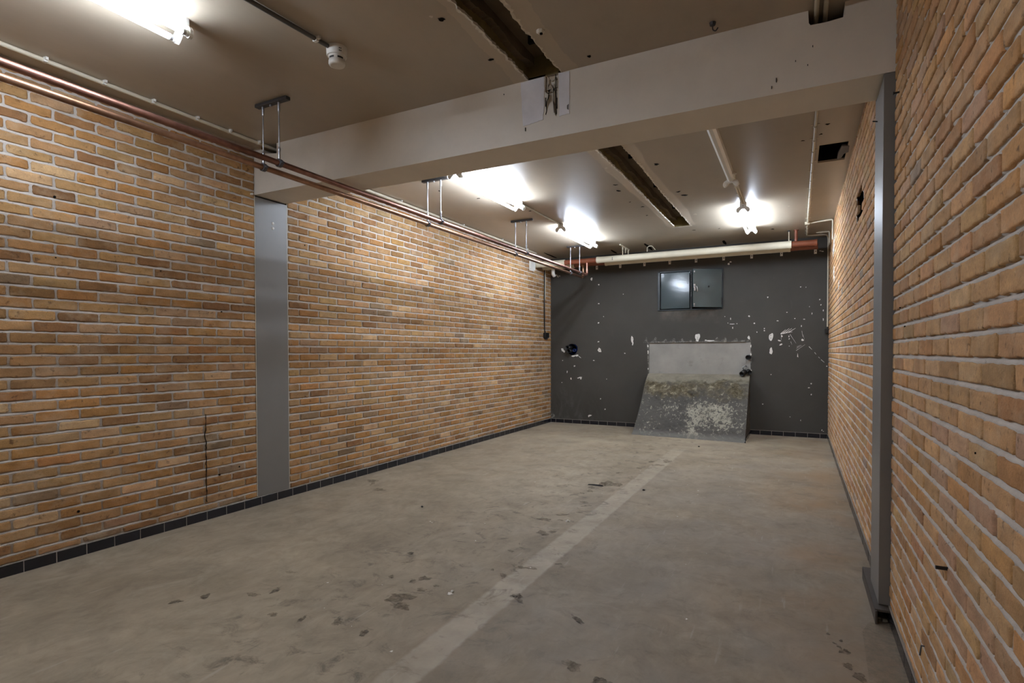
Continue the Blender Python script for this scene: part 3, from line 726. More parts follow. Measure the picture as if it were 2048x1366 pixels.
# ------------------------------------------------------------------ steel columns let into the walls
k = MB(); k.box(XL - 0.10, XL + 0.003, B0 - .003, B1 + .001, 0.066, BZ - 0.012)
col = k.build('trim_2', 'steelgrey', bevel=.002)
struct(col, 'flat grey painted steel column flush with the left brick wall', 'column')
k = MB()
for z in (2.208, 2.169):
    k.lathe([(.012, 0), (.012, .003), (.006, .006), (.001, .006)], (XL + .003, 3.078, z), (1, 0, 0), 16)
k.build('bolt_head', 'white', col)
k = MB(); k.box(XL, XL + .002, B0 - .008, B0 - .003, .07, BZ); k.box(XL, XL + .002, B1 + .001, B1 + .006, .07, BZ); k.build('sealant_bead', 'conduit', col)
k = MB(); k.box(.3245, .3745, B0, B0 + .016, .064, BZ - .002); k.box(.3245, .338, B0 + .0165, B1 - .0125, .064, BZ - .012); k.box(.3245, .3745, B1 - .012, B1, .064, BZ - .002); k.box(.350, .3745, B0 + .016, B1 - .012, .064, BZ - .012)
col2 = k.build('trim_3', 'steelgrey', bevel=.0015)
struct(col2, 'narrow grey steel column standing proud of the right brick wall', 'column')
k = MB(); k.box(.3745, .380, B0 - .002, B0 + .004, .07, BZ); k.build('sealant_bead', 'conduit', col2)

# ------------------------------------------------------------------ black tile plinths
def plinth(name, mk, u0, u1, phase, label, rev=False):
    b = MB(); n0 = math.ceil((u0 - phase) / .15)
    edges = [u0] + [phase + .15 * i for i in range(n0, n0 + 200) if u0 < phase + .15 * i < u1 - .01] + [u1]
    for a, e in zip(edges[:-1], edges[1:]):
        t = rnd.uniform(-.0006, .0006)
        mk(b, a + .0022, e - .0022, -.01, .0052 + t, 0.0, .0605, 0)
    mk(b, u0, u1, -.012, .0042, 0.0, .0648, 1)
    o = b.build(name, ['tile', 'grout'], bevel=.0008, seg=1)
    return struct(o, label, 'baseboard')
mkL = lambda b, a, e, w0, w1, z0, z1, m: b.box(XL + w0, XL + w1, a, e, z0, z1, m)
mkR = lambda b, a, e, w0, w1, z0, z1, m: b.box(XR - w1, XR - w0, a, e, z0, z1, m)
mkF = lambda b, a, e, w0, w1, z0, z1, m: b.box(a, e, YF - w1, YF - w0, z0, z1, m)
plinth('baseboard_left', mkL, YB, YF - .006, 1.4486, 'black glazed tile plinth along the long left brick wall')
plinth('baseboard_right', mkR, YB, YF - .006, 1.30, 'black glazed tile plinth along the right brick wall')
bf = plinth('baseboard_far', mkF, XL + .006, XR - .006, XL + .092, 'black glazed tile plinth along the dark far wall')
# raised sleeve of plinth round the foot of the right column, open towards the viewer
k = MB()
k.box(.306, .314, B0 - .07, 3.40, 0, .058); k.box(.306, .362, B0 - .055, 3.40, .052, .062); k.box(.314, .362, 3.39, 3.40, 0, .058)
sl = k.build('baseboard_column', 'sleeve', bevel=.001); struct(sl, 'raised tile ledge round the foot of the right column, its end broken open', 'baseboard')
k = MB()
for i in range(9):
    x = rnd.uniform(.322, .352); y = rnd.uniform(2.88, 2.98); s = rnd.uniform(.006, .013)
    k.lathe([(s * .5, 0), (s, s * .5), (s * .7, s), (s * .1, s * 1.2)], (x, y, 0.0), (0, 0, 1), 7, smooth=False)
k.build('mortar_crumbs', 'rubble', sl)

# ------------------------------------------------------------------ far wall: openings for the shutter, the cable duct and the sunken panel
w = MB()
CX0, CX1, CZ0, CZ1 = -1.915, -0.994, 1.823, 2.400       # shutter opening
PX0, PX1, PZ0, PZ1 = -2.066, -0.606, 0.60, 1.327        # sunken cement panel
DX, DZ, DR = -3.330, 1.230, 0.100                        # cable duct
cx = sorted({XL - .08, DX - DR, DX + DR, PX0, CX0, CX1, PX1, XR + .1}); cz = sorted({0.0, PZ0, DZ - DR, DZ + DR, PZ1, CZ0, CZ1, ZC + .02})
for x0, x1 in zip(cx[:-1], cx[1:]):
    for z0, z1 in zip(cz[:-1], cz[1:]):
        mx, mz = (x0 + x1) / 2, (z0 + z1) / 2
        if CX0 < mx < CX1 and CZ0 < mz < CZ1: continue
        if PX0 < mx < PX1 and PZ0 < mz < PZ1: continue
        if abs(mx - DX) < DR and abs(mz - DZ) < DR: continue
        w.add([(x0, YF, z0), (x1, YF, z0), (x1, YF, z1), (x0, YF, z1)], [(0, 1, 2, 3)], 0)
NN = 32; sq = []; ci = []
for i in range(NN):
    t = 2 * PI * i / NN; cxx, sxx = math.cos(t), math.sin(t); mm = max(abs(cxx), abs(sxx))
    sq.append((DX + DR * cxx / mm, YF, DZ + DR * sxx / mm)); rr = DR * (0.93 + 0.035 * math.sin(3 * t) + rnd.uniform(-.02, .02)); ci.append((DX + rr * cxx, YF, DZ + rr * sxx))
cb = [(p[0], YF + .12, p[2]) for p in ci]
w.add(sq + ci, [(i, (i + 1) % NN, NN + (i + 1) % NN, NN + i) for i in range(NN)], 0)
w.add(ci + cb, [(i, (i + 1) % NN, NN + (i + 1) % NN, NN + i) for i in range(NN)] + [tuple(range(NN, 2 * NN))], 3)
# shutter recess lining
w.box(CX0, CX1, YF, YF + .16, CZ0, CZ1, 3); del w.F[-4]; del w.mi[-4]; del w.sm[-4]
# sunken panel: 25 mm deep, ragged arrises
DP = .024
w.add([(PX0, YF + DP, PZ0), (PX1, YF + DP, PZ0), (PX1, YF + DP, PZ1), (PX0, YF + DP, PZ1)], [(0, 1, 2, 3)], 2)
w.add([(PX0, YF, PZ0), (PX0, YF + DP, PZ0), (PX0, YF + DP, PZ1), (PX0, YF, PZ1)], [(0, 1, 2, 3)], 2)
w.add([(PX1, YF, PZ0), (PX1, YF + DP, PZ0), (PX1, YF + DP, PZ1), (PX1, YF, PZ1)], [(0, 1, 2, 3)], 2)
w.add([(PX0, YF, PZ1), (PX0, YF + DP, PZ1), (PX1, YF + DP, PZ1), (PX1, YF, PZ1)], [(0, 1, 2, 3)], 2)
w.prism(rag([(PX1 - .062, 1.32), (PX1 + .003, 1.325), (PX1 + .002, .90), (PX1 - .05, .90), (PX1 - .052, 1.08)], 7, .004), lambda x, z: (x, YF + .004, z), (0, .02, 0), 2)
def mark(pts, m, t=.0016): w.add([(p[0], YF - t, p[1]) for p in pts], [tuple(range(len(pts)))], m)
MARKS= [(-1.338, 1.406, 0.041, 0.045, 0), (-1.342, 1.356, 0.022, 0.016, 0), (-2.328, 1.384, 0.019, 0.048, -5), (-2.318, 1.324, 0.009, 0.043, 0), (-2.862, 1.214, 0.028, 0.035, 0), (-0.341, 1.392, 0.025, 0.059, -5), (-0.34, 1.193, 0.022, 0.043, 0), (-0.631, 1.385, 0.016, 0.026, 0), (-0.629, 1.694, 0.012, 0.011, 0), (-2.876, 2.273, 0.013, 0.01, 0), (-2.876, 1.967, 0.016, 0.007, 0), (-2.88, 1.656, 0.012, 0.012, 0), (-2.88, 1.351, 0.015, 0.009, 0), (-3.293, 0.952, 0.014, 0.013, 0), (-3.202, 0.762, 0.039, 0.011, 15), (-3.181, 0.753, 0.013, 0.023, 0), (-2.999, 2.371, 0.018, 0.022, 0), (-3.618, 2.47, 0.009, 0.018, -20), (-3.59, 2.453, 0.007, 0.02, 20), (-3.557, 2.456, 0.008, 0.01, 0), (-3.023, 0.145, 0.028, 0.012, 0), (-3.044, 0.134, 0.01, 0.017, 0), (-2.767, 0.259, 0.011, 0.01, 0), (-2.843, 0.425, 0.008, 0.01, 0), (-0.443, 0.438, 0.008, 0.009, 0), (-0.387, 1.954, 0.009, 0.009, 0), (0.257, 1.893, 0.007, 0.008, 0), (0.272, 1.82, 0.007, 0.008, 0), (0.301, 1.743, 0.006, 0.012, 0), (0.302, 1.62, 0.006, 0.017, 0), (0.166, 1.706, 0.005, 0.012, 0), (0.134, 1.801, 0.004, 0.006, 0), (-0.043, 1.644, 0.007, 0.006, 0), (0.071, 1.63, 0.012, 0.005, 0), (-0.259, 1.618, 0.013, 0.006, 0), (-0.142, 1.733, 0.008, 0.005, 0), (-0.559, 1.59, 0.012, 0.009, 0), (-0.877, 1.664, 0.005, 0.015, 0), (-0.856, 1.586, 0.031, 0.005, 0), (-0.848, 1.531, 0.005, 0.017, 0), (-0.914, 1.603, 0.005, 0.005, 0), (-0.791, 1.591, 0.007, 0.005, 0), (-0.524, 1.464, 0.006, 0.009, 0), (-0.428, 1.513, 0.008, 0.007, 0), (-0.428, 1.483, 0.009, 0.008, 0), (0.163, 0.744, 0.008, 0.01, 0), (0.136, 0.687, 0.013, 0.006, 0), (0.165, 0.594, 0.007, 0.01, 0), (-0.338, 0.861, 0.007, 0.006, 0), (-3.503, 1.043, 0.008, 0.007, 0), (-3.517, 0.675, 0.007, 0.006, 0), (-3.354, 0.742, 0.011, 0.018, 0), (-3.422, 0.854, 0.007, 0.02, 0), (-2.959, 1.046, 0.015, 0.007, 0), (-2.444, 1.162, 0.012, 0.007, 0), (-3.497, 1.213, 0.04, 0.022, -50), (-3.301, 1.12, 0.054, 0.011, 10), (-3.247, 1.127, 0.021, 0.017, 0), (-3.202, 1.103, 0.031, 0.005, -38), (-2.742, 0.747, 0.006, 0.006, 0), (0.054, 1.345, 0.019, 0.012, -35), (-0.235, 1.339, 0.022, 0.008, -12), (-0.215, 1.284, 0.023, 0.009, 32), (-0.202, 1.401, 0.008, 0.012, 0), (-0.115, 1.397, 0.006, 0.013, 0), (-0.111, 1.363, 0.006, 0.01, -20), (0.038, 1.537, 0.006, 0.012, 0), (0.348, 0.985, 0.008, 0.008, 0), (-0.006, 1.125, 0.004, 0.019, 0), (-0.11, 1.262, 0.005, 0.005, 0), (0.025, 2.077, 0.007, 0.007, 0), (0.09, 2.069, 0.005, 0.005, 0), (-0.956, 1.699, 0.006, 0.004, 0), (-0.908, 2.462, 0.016, 0.013, 0), (-0.882, 2.489, 0.013, 0.009, 0), (0.259, 2.553, 0.011, 0.006, 0), (0.286, 2.544, 0.018, 0.006, -10), (0.358, 2.532, 0.012, 0.022, 0), (-1.155, 1.347, 0.064, 0.009, 0), (-1.219, 1.355, 0.015, 0.009, 0), (-2.08, 1.275, 0.01, 0.021, 0), (-2.075, 1.181, 0.01, 0.026, 0), (-2.074, 0.921, 0.007, 0.016, 0), (-0.602, 1.146, 0.01, 0.016, 0), (-0.597, 0.917, 0.008, 0.011, 0), (-0.603, 1.265, 0.007, 0.019, 0), (-2.794, 1.756, 0.006, 0.006, 0), (-2.471, 2.099, 0.006, 0.006, 0), (0.038, 0.232, 0.005, 0.008, 0), (-0.094, 0.274, 0.005, 0.005, 0), (0.296, 0.112, 0.005, 0.011, 0), (0.314, 0.098, 0.007, 0.004, 0), (-0.899, 0.603, 0.006, 0.005, 0)]
STROKES= [(-0.216, 1.437, -0.155, 1.495, 0.0153), (-0.191, 1.441, -0.112, 1.509, 0.0175), (-0.155, 1.449, -0.08, 1.508, 0.0153), (-0.117, 1.456, -0.033, 1.509, 0.0153), (-0.22, 1.433, -0.074, 1.46, 0.0218), (-0.212, 1.422, -0.212, 1.348, 0.0065), (-0.102, 1.426, -0.026, 1.299, 0.0076), (-0.025, 1.198, 0.086, 1.282, 0.0065), (-0.02, 1.23, 0.045, 1.271, 0.0055), (-0.016, 1.251, 0.034, 1.276, 0.0055), (0.132, 1.254, 0.169, 1.212, 0.0131), (0.201, 1.173, 0.219, 1.146, 0.0109), (0.248, 1.111, 0.267, 1.09, 0.0087), (0.279, 1.074, 0.319, 1.037, 0.0109), (0.044, 1.47, 0.057, 1.386, 0.0055), (0.057, 1.418, 0.076, 1.355, 0.0044), (-0.092, 1.325, -0.078, 1.283, 0.0065), (-0.006, 1.156, 0.002, 1.104, 0.0087)]
FINS= [(-2.108, 1.417), (-1.968, 1.415), (-1.817, 1.385), (-1.692, 1.399), (-1.569, 1.391), (-1.447, 1.373), (-1.07, 1.402), (-0.959, 1.401), (-0.81, 1.387), (-0.688, 1.364)]
for i, (x, z, a, b_, r) in enumerate(MARKS):
    mark(blob(x, z, a, b_, math.radians(r), 14, .32, i + 500), 1, .0016 + .00002 * i)
for i, (xa, za, xb, zb, t) in enumerate(STROKES):
    d = Vector((xb - xa, zb - za)); L2 = d.length; d /= L2; nn = Vector((-d.y, d.x)) * t * .33; pts = []; m_ = 6
    for q in range(m_ + 1):
        s = q / m_; ww = (0.35 + 0.65 * (1 - s)) * rnd.uniform(.75, 1.1); pts.append((xa + d.x * L2 * s + nn.x * ww, za + d.y * L2 * s + nn.y * ww))
    for q in range(m_, -1, -1):
        s = q / m_; ww = (0.35 + 0.65 * (1 - s)) * rnd.uniform(.75, 1.1); pts.append((xa + d.x * L2 * s - nn.x * ww, za + d.y * L2 * s - nn.y * ww))
    mark(pts, 1, .004 + .0001 * i)
for i, (x, z) in enumerate(FINS):          # torn paint above the panel
    s = 1 if i not in (0, 9) else .6
    mark([(x - .075 * s, PZ1), (x - .02 * s, z - .03), (x + .01 * s, z), (x + .025 * s, z - .02), (x + .035 * s, PZ1)], 4, .0012 + .00002 * i)
mark([(x, z) for x, z in rag([(PX0 - .03, 1.333), (PX0 + .2, 1.345), (PX1 - .3, 1.338), (PX1, 1.352), (PX1 + .006, 1.327), (PX0 - .02, 1.325)], 8, .006)], 4, .0010)
mark(rag([(PX0 - .025, 1.32), (PX0, 1.33), (PX0, .80), (PX0 - .012, .80)], 10, .006), 4, .0011)
mark(rag([(PX1, 1.33), (PX1 + .012, 1.32), (PX1 + .01, .86), (PX1, .86)], 10, .005), 4, .0011)
for x, z in ((-1.338, 1.40), (-1.338, 1.375), (-.346, 1.415), (-.343, 1.375), (-2.325, 1.39), (-2.862, 1.213), (-3.293, .952)):
    mark(blob(x, z, .005, .005, 0, 10, .1, 1), 3, .006)
# far wall's screed fillet at the left corner
mark(rag([(XL + .002, .066), (XL + .09, .066), (XL + .07, .12), (XL + .03, .16), (XL + .002, .20)], 5, .008), 4, .0013)
fw = w.build('wall_far', ['farwall', 'chips', 'cement', 'dark_shade', 'scuff'])
struct(fw, 'dark grey far wall with flaked paint, holding the steel shutter and cement chute', 'wall')
w2 = MB(); w2.box(XL - .1, XR + .1, YB - .1, YB, 0, ZC + .02); wb = w2.build('wall_back', 'beam'); struct(wb, 'plain painted wall at the near end of the room', 'wall')

# ------------------------------------------------------------------ sloping cement chute under the sunken panel
t = thing('cement_chute', 'broad sloping cement chute with flaking paint, built against the dark far wall', 'chute', (-1.34, YF, 0))
PR = [(8.690, .852), (8.655, .842), (8.600, .815), (8.52, .765), (8.42, .690), (8.33, .590), (8.245, .49), (8.16, .40), (8.075, .31), (7.99, .225), (7.91, .15), (7.845, .085), (7.80, .035), (7.775, .0)]
def prof(s):
    s *= len(PR) - 1; i = min(int(s), len(PR) - 2); f_ = s - i
    return PR[i][0] + (PR[i + 1][0] - PR[i][0]) * f_, PR[i][1] + (PR[i + 1][1] - PR[i][1]) * f_
nu, nv = 110, 90; V = []; 
for j in range(nv + 1):
    s = j / nv; y, z = prof(s)
    for i in range(nu + 1):
        a = i / nu
        xl = -2.072 - .05 * s ** 3; xr = -.612 + .008 * s
        x = xl + (xr - xl) * a
        y2 = y + (1 - a) * (.10 * s) ; 
        n1 = .010 * float(wob(x * 2.2, z * 3, 4, 1)) + .006 * float(wob(x * 3, z * 4, 11, 3)); fade = min(1, (1 - s) * 6, s * 6, a * 12, (1 - a) * 12)
        rough = .012 * rnd.random() * max(0, 1 - abs(z - .70) / .10)
        V.append((x + 1.34, y2 - YF - (n1 + rough) * max(0, fade), z + .004 * n1))
b = MB(); W_ = nu + 1
b.add(V, [(j * W_ + i, j * W_ + i + 1, (j + 1) * W_ + i + 1, (j + 1) * W_ + i) for j in range(nv) for i in range(nu)], 0, True)
for i in (0, nu):
    e = [V[j * W_ + i] for j in range(nv + 1)]; back = [(e[j][0], .03, e[j][2]) for j in range(nv + 1)]
    b.add(e + back, [(j, j + 1, nv + 2 + j, nv + 1 + j) for j in range(nv)], 0)
b.build('ramp', ['chute'], t)
b = MB(); b.tube([(.738, -.03, .004), (.735, -.45, .004), (.742, -.885, .004)], .009, 8); b.build('corner_bead', 'conduit', t)
b = MB(); b.box(.732, .744, -.87, -.02, 0, .052); b.box(.728, .748, -.895, -.87, 0, .012); b.build('side_plinth', 'tile', t)

# ------------------------------------------------------------------ steel shutter in the far wall
t = thing('wall_shutter', 'dark teal double-leaf steel shutter high in the far wall, right leaf ajar', 'shutter', (-1.455, YF, CZ0))
X0, X1, H = CX0 + 1.455, CX1 + 1.455, CZ1 - CZ0
b = MB()
b.box(X0 - .012, X0 + .022, -.012, .03, -.012, H + .012); b.box(X1 - .018, X1 + .012, -.012, .03, -.012, H + .012)
b.box(X0, X1, -.012, .03, H - .008, H + .012); b.box(X0, X1, -.012, .03, -.012, .006)
b.build('frame', 'frame', t, bevel=.002)
dl = MB(); dl.box(.010, .438, -.012, .006, .016, .562); o1 = dl.build('door', 'shutter', t, bevel=.003); o1.location = (-.434, 0, 0); o1.rotation_euler = (0, 0, math.radians(-1.7))
e = MB(); e.box(.012, .038, -.018, .012, .008, .572, 0)
for i in range(15): e.lathe([(.006, 0), (.006, .003), (.001, .004)], (.025, -.0185, .19 + i * .024), (0, -1, 0), 8, 1)
e.build('meeting_strip', ['black', 'zinc'], t)
for z in (.10, .46):
    h = MB(); h.cyl((-.002, -.012, z - .05), (-.002, -.012, z + .05), .008, 10); h.build('hinge', 'black', o1)
dr = MB(); dr.box(-.437, 0, -.018, 0, 0, .556)
o2 = dr.build('door', 'shutter', t, loc=(X1 - .012, -.012, .012), bevel=.003); o2.rotation_euler = (0, 0, math.radians(33)); o2['label'] = 'leaf swung open'
h = MB(); h.box(-.432, -.405, -.024, -.017, .28, .335); h.lathe([(.011, 0), (.011, .012), (.008, .016)], (-.415, -.018, .30), (0, -1, 0), 12)
h.tube(bend([(-.412, -.034, .302), (-.392, -.045, .298), (-.386, -.05, .25), (-.384, -.045, .225)], .012), .0065, 10)
h.box(-.425, -.405, -.03, -.017, .235, .28); h.build('handle', 'zinc', o2, bevel=.001)
h = MB(); h.box(-.430, -.412, -.023, -.017, .505, .527); h.build('latch', 'zinc', o2)
h = MB(); h.box(-.430, -.412, -.023, -.017, .035, .055); h.box(-.426, -.418, -.028, -.017, .004, .035); h.build('latch', 'zinc', o2)
for z in (.09, .45):
    h = MB(); h.cyl((0, -.016, z - .05), (0, -.016, z + .05), .009, 10); h.build('hinge', 'black', o2)
h = MB(); h.lathe([(.012, 0), (.012, .002), (.001, .003)], (-.20, -.018, .30), (0, -1, 0), 12); h.build('knock_mark', 'black', o2)

# ------------------------------------------------------------------ cable duct left on the far wall
t = thing('cable_duct', 'round cable duct with black pipe ends and blue liner on far wall', 'duct', (DX, YF, DZ))
b = MB(); rr = .084
ring = []
for i in range(29):
    a = 2 * PI * i / 28; ring.append((rr * math.cos(a), .0, rr * math.sin(a)))
b.tube([(0.004, .10, 0), (0.004, .0, 0), (.004, -.006, 0)], rr * .98, 28, 0, False); b.tube([(.004, -.006, 0), (.004, .10, 0)], rr * .90, 28, 0, False)
b.build('liner', 'blue', t)
for x, z, l in ((-.045, .030, -.12), (-.035, -.030, -.09)):
    b = MB(); b.lathe([(.033, .09), (.033, l), (.027, l), (.027, .02), (.001, .02)], (x, 0, z), (0, 1, 0), 20); b.build('pipe_end', 'black', t)
b = MB(); b.lathe([(.026, .09), (.026, -.01), (.021, -.01), (.021, .03), (.001, .03)], (.035, 0, -.018), (0, 1, 0), 18); b.build('pipe_end', 'blue', t)

# ------------------------------------------------------------------ black pipe ends by the sunken panel
t = thing('pipe_stub', 'short black pipe end at the right edge of the pale wall panel', 'pipe', (-.632, YF - .002, 1.105))
b = MB(); b.lathe([(.034, .03), (.034, -.055), (.028, -.055), (.028, -.01), (.001, -.01)], (0, 0, 0), (.1, 1, .05), 20); b.build('pipe', 'black', t)
t = thing('cable_plug', 'black pipe ends and cable bundle on the right end of the chute lip', 'cable end', (-.69, YF - .02, .868))
b = MB(); b.lathe([(.036, .02), (.036, -.075), (.030, -.075), (.030, -.02), (.001, -.02)], (0.0, .0, .02), (.35, .9, .3), 18); b.build('pipe_end', 'black', t)
b = MB(); b.lathe([(.032, .02), (.032, -.055), (.026, -.055), (.026, -.02), (.001, -.02)], (.062, .01, .032), (-.25, .9, .2), 18); b.build('pipe_end', 'black', t)
b = MB(); b.tube(bend([(.0, .0, .05), (-.02, -.03, .09), (.02, -.02, .12), (.03, .02, .10)], .02), .008, 8); b.build('cable', 'zinc', t)

# ------------------------------------------------------------------ row of clips under the lagged pipes
proto = None
for i, x in enumerate((-2.907, -2.521, -2.135, -1.749, -1.364, -.977, -.600, -.216, .201)):
    lab = 'small white square clip in the row on the far wall under the cream pipes'
    if proto is None:
        proto = thing('wall_clip', lab, 'clip', (x, YF, 2.549), 'pipe clips on the far wall')
        b = MB(); b.box(-.017, .017, -.010, .002, -.030, .030); b.build('clip_plate', 'chips', proto, bevel=.002)
        b = MB(); b.lathe([(.007, 0), (.007, .002), (.001, .002)], (.003, -.0102, .004), (0, -1, 0), 12); b.build('screw_hole', 'dark_shade', proto)
    else: dup(proto, (x, YF, 2.549 + rnd.uniform(-.003, .003)), lab, 'pipe clips on the far wall')
for i, z in enumerate((2.273, 1.967, 1.656, 1.351)): pass

# ------------------------------------------------------------------ fluorescent fittings
END = [(-.034, 0), (.034, 0), (.034, -.040), (.056, -.050), (.066, -.066), (.066, -.084), (.058, -.098), (.047, -.103), (.037, -.096), (.013, -.067), (-.013, -.067),
       (-.037, -.096), (-.047, -.103), (-.058, -.098), (-.066, -.084), (-.066, -.066), (-.056, -.050), (-.034, -.040)]
LEN = 1.235
def fitting(label, loc, lit=True, group=None, tm='tube', LEN=LEN):
    t = thing('fluorescent_light', label, 'ceiling light', loc, group)
    b = MB(); b.prism([(-.032, .0006), (.032, .0006), (.030, -.040), (.012, -.056), (-.012, -.056), (-.030, -.040)], lambda x, z: (x, .016, z), (0, LEN - .032, 0)); b.build('housing', 'white', t, bevel=.002)
    for y in (0, LEN - .018):
        b = MB(); b.prism(END, lambda x, z: (x, y, z + .0006), (0, .018, 0)); o = b.build('end_plate', 'white', t, bevel=.002)
        s = -1 if y == 0 else 1
        yy = y if y == 0 else y + .018
        h = MB(); h.lathe([(.004, 0), (.004, .002), (.001, .002)], (0, yy, -.035), (0, s, 0), 10); h.build('screw', 'dark_shade', o)
    for x in (-.048, .048):
        for y, s in ((.018, 1), (LEN - .018, -1)):
            b = MB(); b.lathe([(.0155, 0), (.0155, .012), (.013, .014)], (x, y, -.082), (0, s, 0), 16); b.build('lamp_holder', 'white', t)
        if lit:
            b = MB(); b.tube([(x, .034, -.082), (x, LEN - .034, -.082)], .0130, 14); o = b.build('tube', tm, t)
            for y, s in ((.030, 1), (LEN - .030, -1)):
                b = MB(); b.lathe([(.0134, 0), (.0134, .016)], (x, y, -.082), (0, s, 0), 14); b.build('tube_cap', 'alu', o)
    b = MB(); b.lathe([(.011, 0), (.011, .034), (.009, .038)], (.026, LEN - .20, -.034), (1, 0, -.3), 14); b.build('starter', 'plastic', t)
    return t
LX = -2.580
fitting('lit twin-tube ceiling light nearest the viewer, in front of the beam', (LX, 1.655 - LEN, ZC), True, 'lit twin-tube ceiling lights', 'dimtube')
fitting('added twin-tube ceiling light, unseen behind the viewer, brightening the foreground', (LX, -1.885 - LEN, ZC), True, 'lit twin-tube ceiling lights')  # extra fitting out of view, added to light the foreground
fa = fitting('lit twin-tube ceiling light just behind the beam, above the copper pipes', (LX, 5.20 - LEN, ZC), True, 'lit twin-tube ceiling lights')
for lab, loc in (
                 ('lit twin-tube ceiling light near the far wall, joined by conduit to another', (LX, 6.31, ZC)),
                 ('lit twin-tube ceiling light on the right, seen end on', (-.525, 6.32, ZC))):
    dup(fa, loc, lab, 'lit twin-tube ceiling lights')
fitting('unlit ceiling light without tubes, its housing running back to the beam', (-.540, 3.78, ZC), False, LEN=1.535)

# ------------------------------------------------------------------ conduits on the ceiling and walls
def saddle(parent, x, y, z, along='y', r=.010, mat='plastic', normal=(0, 0, 1), side=0.0, name='saddle_clip'):
    b = MB(); n_ = 8; w_ = .008
    pts = []
    if along == 'y':
        prof_ = [(-r - .018, 0), (-r - .003, 0)] + [(-(r + .003) * math.cos(a), -(r * .9) - (r + .003) * math.sin(a)) for a in [PI * i / n_ for i in range(n_ + 1)]] + [(r + .003, 0), (r + .018, 0)]
        prof2 = [(p, q - .003) for p, q in prof_]
        poly = prof_ + prof2[::-1]
        vs = [(x + p, y + s * w_, z + q) for s in (-1, 1) for p, q in poly]; n2 = len(poly); h = n2 // 2
        fs = [(i, (i + 1) % n2, n2 + (i + 1) % n2, n2 + i) for i in range(n2)]
        fs += [(i, i + 1, n2 - 2 - i, n2 - 1 - i) for i in range(h - 1)] + [(n2 + i, n2 + i + 1, 2 * n2 - 2 - i, 2 * n2 - 1 - i) for i in range(h - 1)]
        b.add(vs, fs)
    b.build(name, mat, parent); return b
def block_clip(parent, x, y, z, mat='plastic'):
    b = MB(); b.box(x - .012, x + .016, y - .009, y + .009, z - .024, z); b.box(x + .012, x + .030, y - .007, y + .007, z - .016, z); b.build('saddle_clip', mat, parent, bevel=.002)

t = thing('cable_conduit', 'cream conduit clipped along the ceiling edge above the left wall, before the beam', 'conduit', (0, 0, 0))
b = MB(); b.tube([(-3.562, -1.5, ZC - .013), (-3.562, B0 + .13, ZC - .013)], .0118, 12); b.build('tube', 'conduit', t)
for y in (-.35, .0, .35, .70, 1.0, 1.25, 1.517, 1.799, 2.071, 2.352, 2.593, 2.829): block_clip(t, -3.562, y, ZC)
t = thing('cable_conduit', 'cream conduit along the left ceiling edge behind the beam, above copper pipes', 'conduit', (0, 0, 0))
b = MB(); b.tube([(-3.66, B1 - .02, ZC - .018), (-3.66, 7.95, ZC - .018)], .0135, 12); b.build('tube', 'conduit', t)
for y in (3.6, 4.6, 5.8, 6.8, 7.6): block_clip(t, -3.66, y, ZC)

t = thing('cable_conduit', 'dark grey conduit running across the ceiling to the smoke detector', 'conduit', (0, 0, 0))
b = MB(); b.tube([(-2.225, -1.2, ZC - .012), (-2.20, 1.2, ZC - .012), (-2.128, 2.108, ZC - .012)], .0105, 12); b.build('tube', 'greyconduit', t)
for x, y in ((-2.134, 2.035), (-2.205, 1.1), (-2.22, .1)): block_clip(t, x - .004, y, ZC)
t = thing('smoke_detector', 'white round smoke detector hanging from the ceiling before the beam', 'smoke detector', (-2.118, 2.158, ZC))
b = MB(); b.lathe([(.051, .001), (.052, -.010), (.051, -.040), (.049, -.046)], (0, 0, 0), (0, 0, 1), 36); b.build('base', 'plastic', t)
b = MB(); b.lathe([(.043, -.046), (.041, -.050), (.0385, -.053), (.0385, -.066), (.041, -.069), (.0415, -.083), (.038, -.090), (.030, -.093), (.028, -.092), (.001, -.0925)], (0, 0, 0), (0, 0, 1), 36); b.build('sensor_head', 'plastic', t)
b = MB()
for i in range(5):
    a0 = -PI / 2 + i * 2 * PI / 5 - .40
    vs = []; 
    for j in range(9):
        a = a0 + .8 * j / 8
        for z in (-.055, -.064): vs.append((.0392 * math.cos(a), .0392 * math.sin(a), z))
    b.add(vs, [(2 * j, 2 * j + 1, 2 * j + 3, 2 * j + 2) for j in range(8)], 0)
b.build('vent_slot', 'black', t)
b = MB()
for a in (-.55, -.40): 
    for z in (-.022, -.034): b.lathe([(.003, 0), (.003, .0012), (.001, .0012)], (.0512 * math.cos(a), .0512 * math.sin(a), z), (math.cos(a), math.sin(a), 0), 8)
b.build('indicator_hole', 'black', t)

t = thing('cable_conduit', 'thin cream conduit joining the two far left ceiling lights', 'conduit', (0, 0, 0))
b = MB(); b.tube([(-2.596, 5.19, ZC - .0095), (-2.594, 6.325, ZC - .0095)], .0085, 10); b.build('tube', 'conduit', t)
for y in (5.55, 6.0): saddle(t, -2.595, y, ZC, r=.0085, mat='conduit')
t = thing('cable_conduit', 'thin cream conduit from the unlit light to the lit right one', 'conduit', (0, 0, 0))
b = MB(); b.tube([(-.537, 5.29, ZC - .009), (-.530, 6.33, ZC - .009)], .008, 10); b.tube([(-.519, 5.29, ZC - .009), (-.512, 6.33, ZC - .009)], .008, 10); b.build('tube', 'conduit', t)
for y in (5.6, 5.95): saddle(t, -.526, y, ZC, r=.016, mat='conduit')

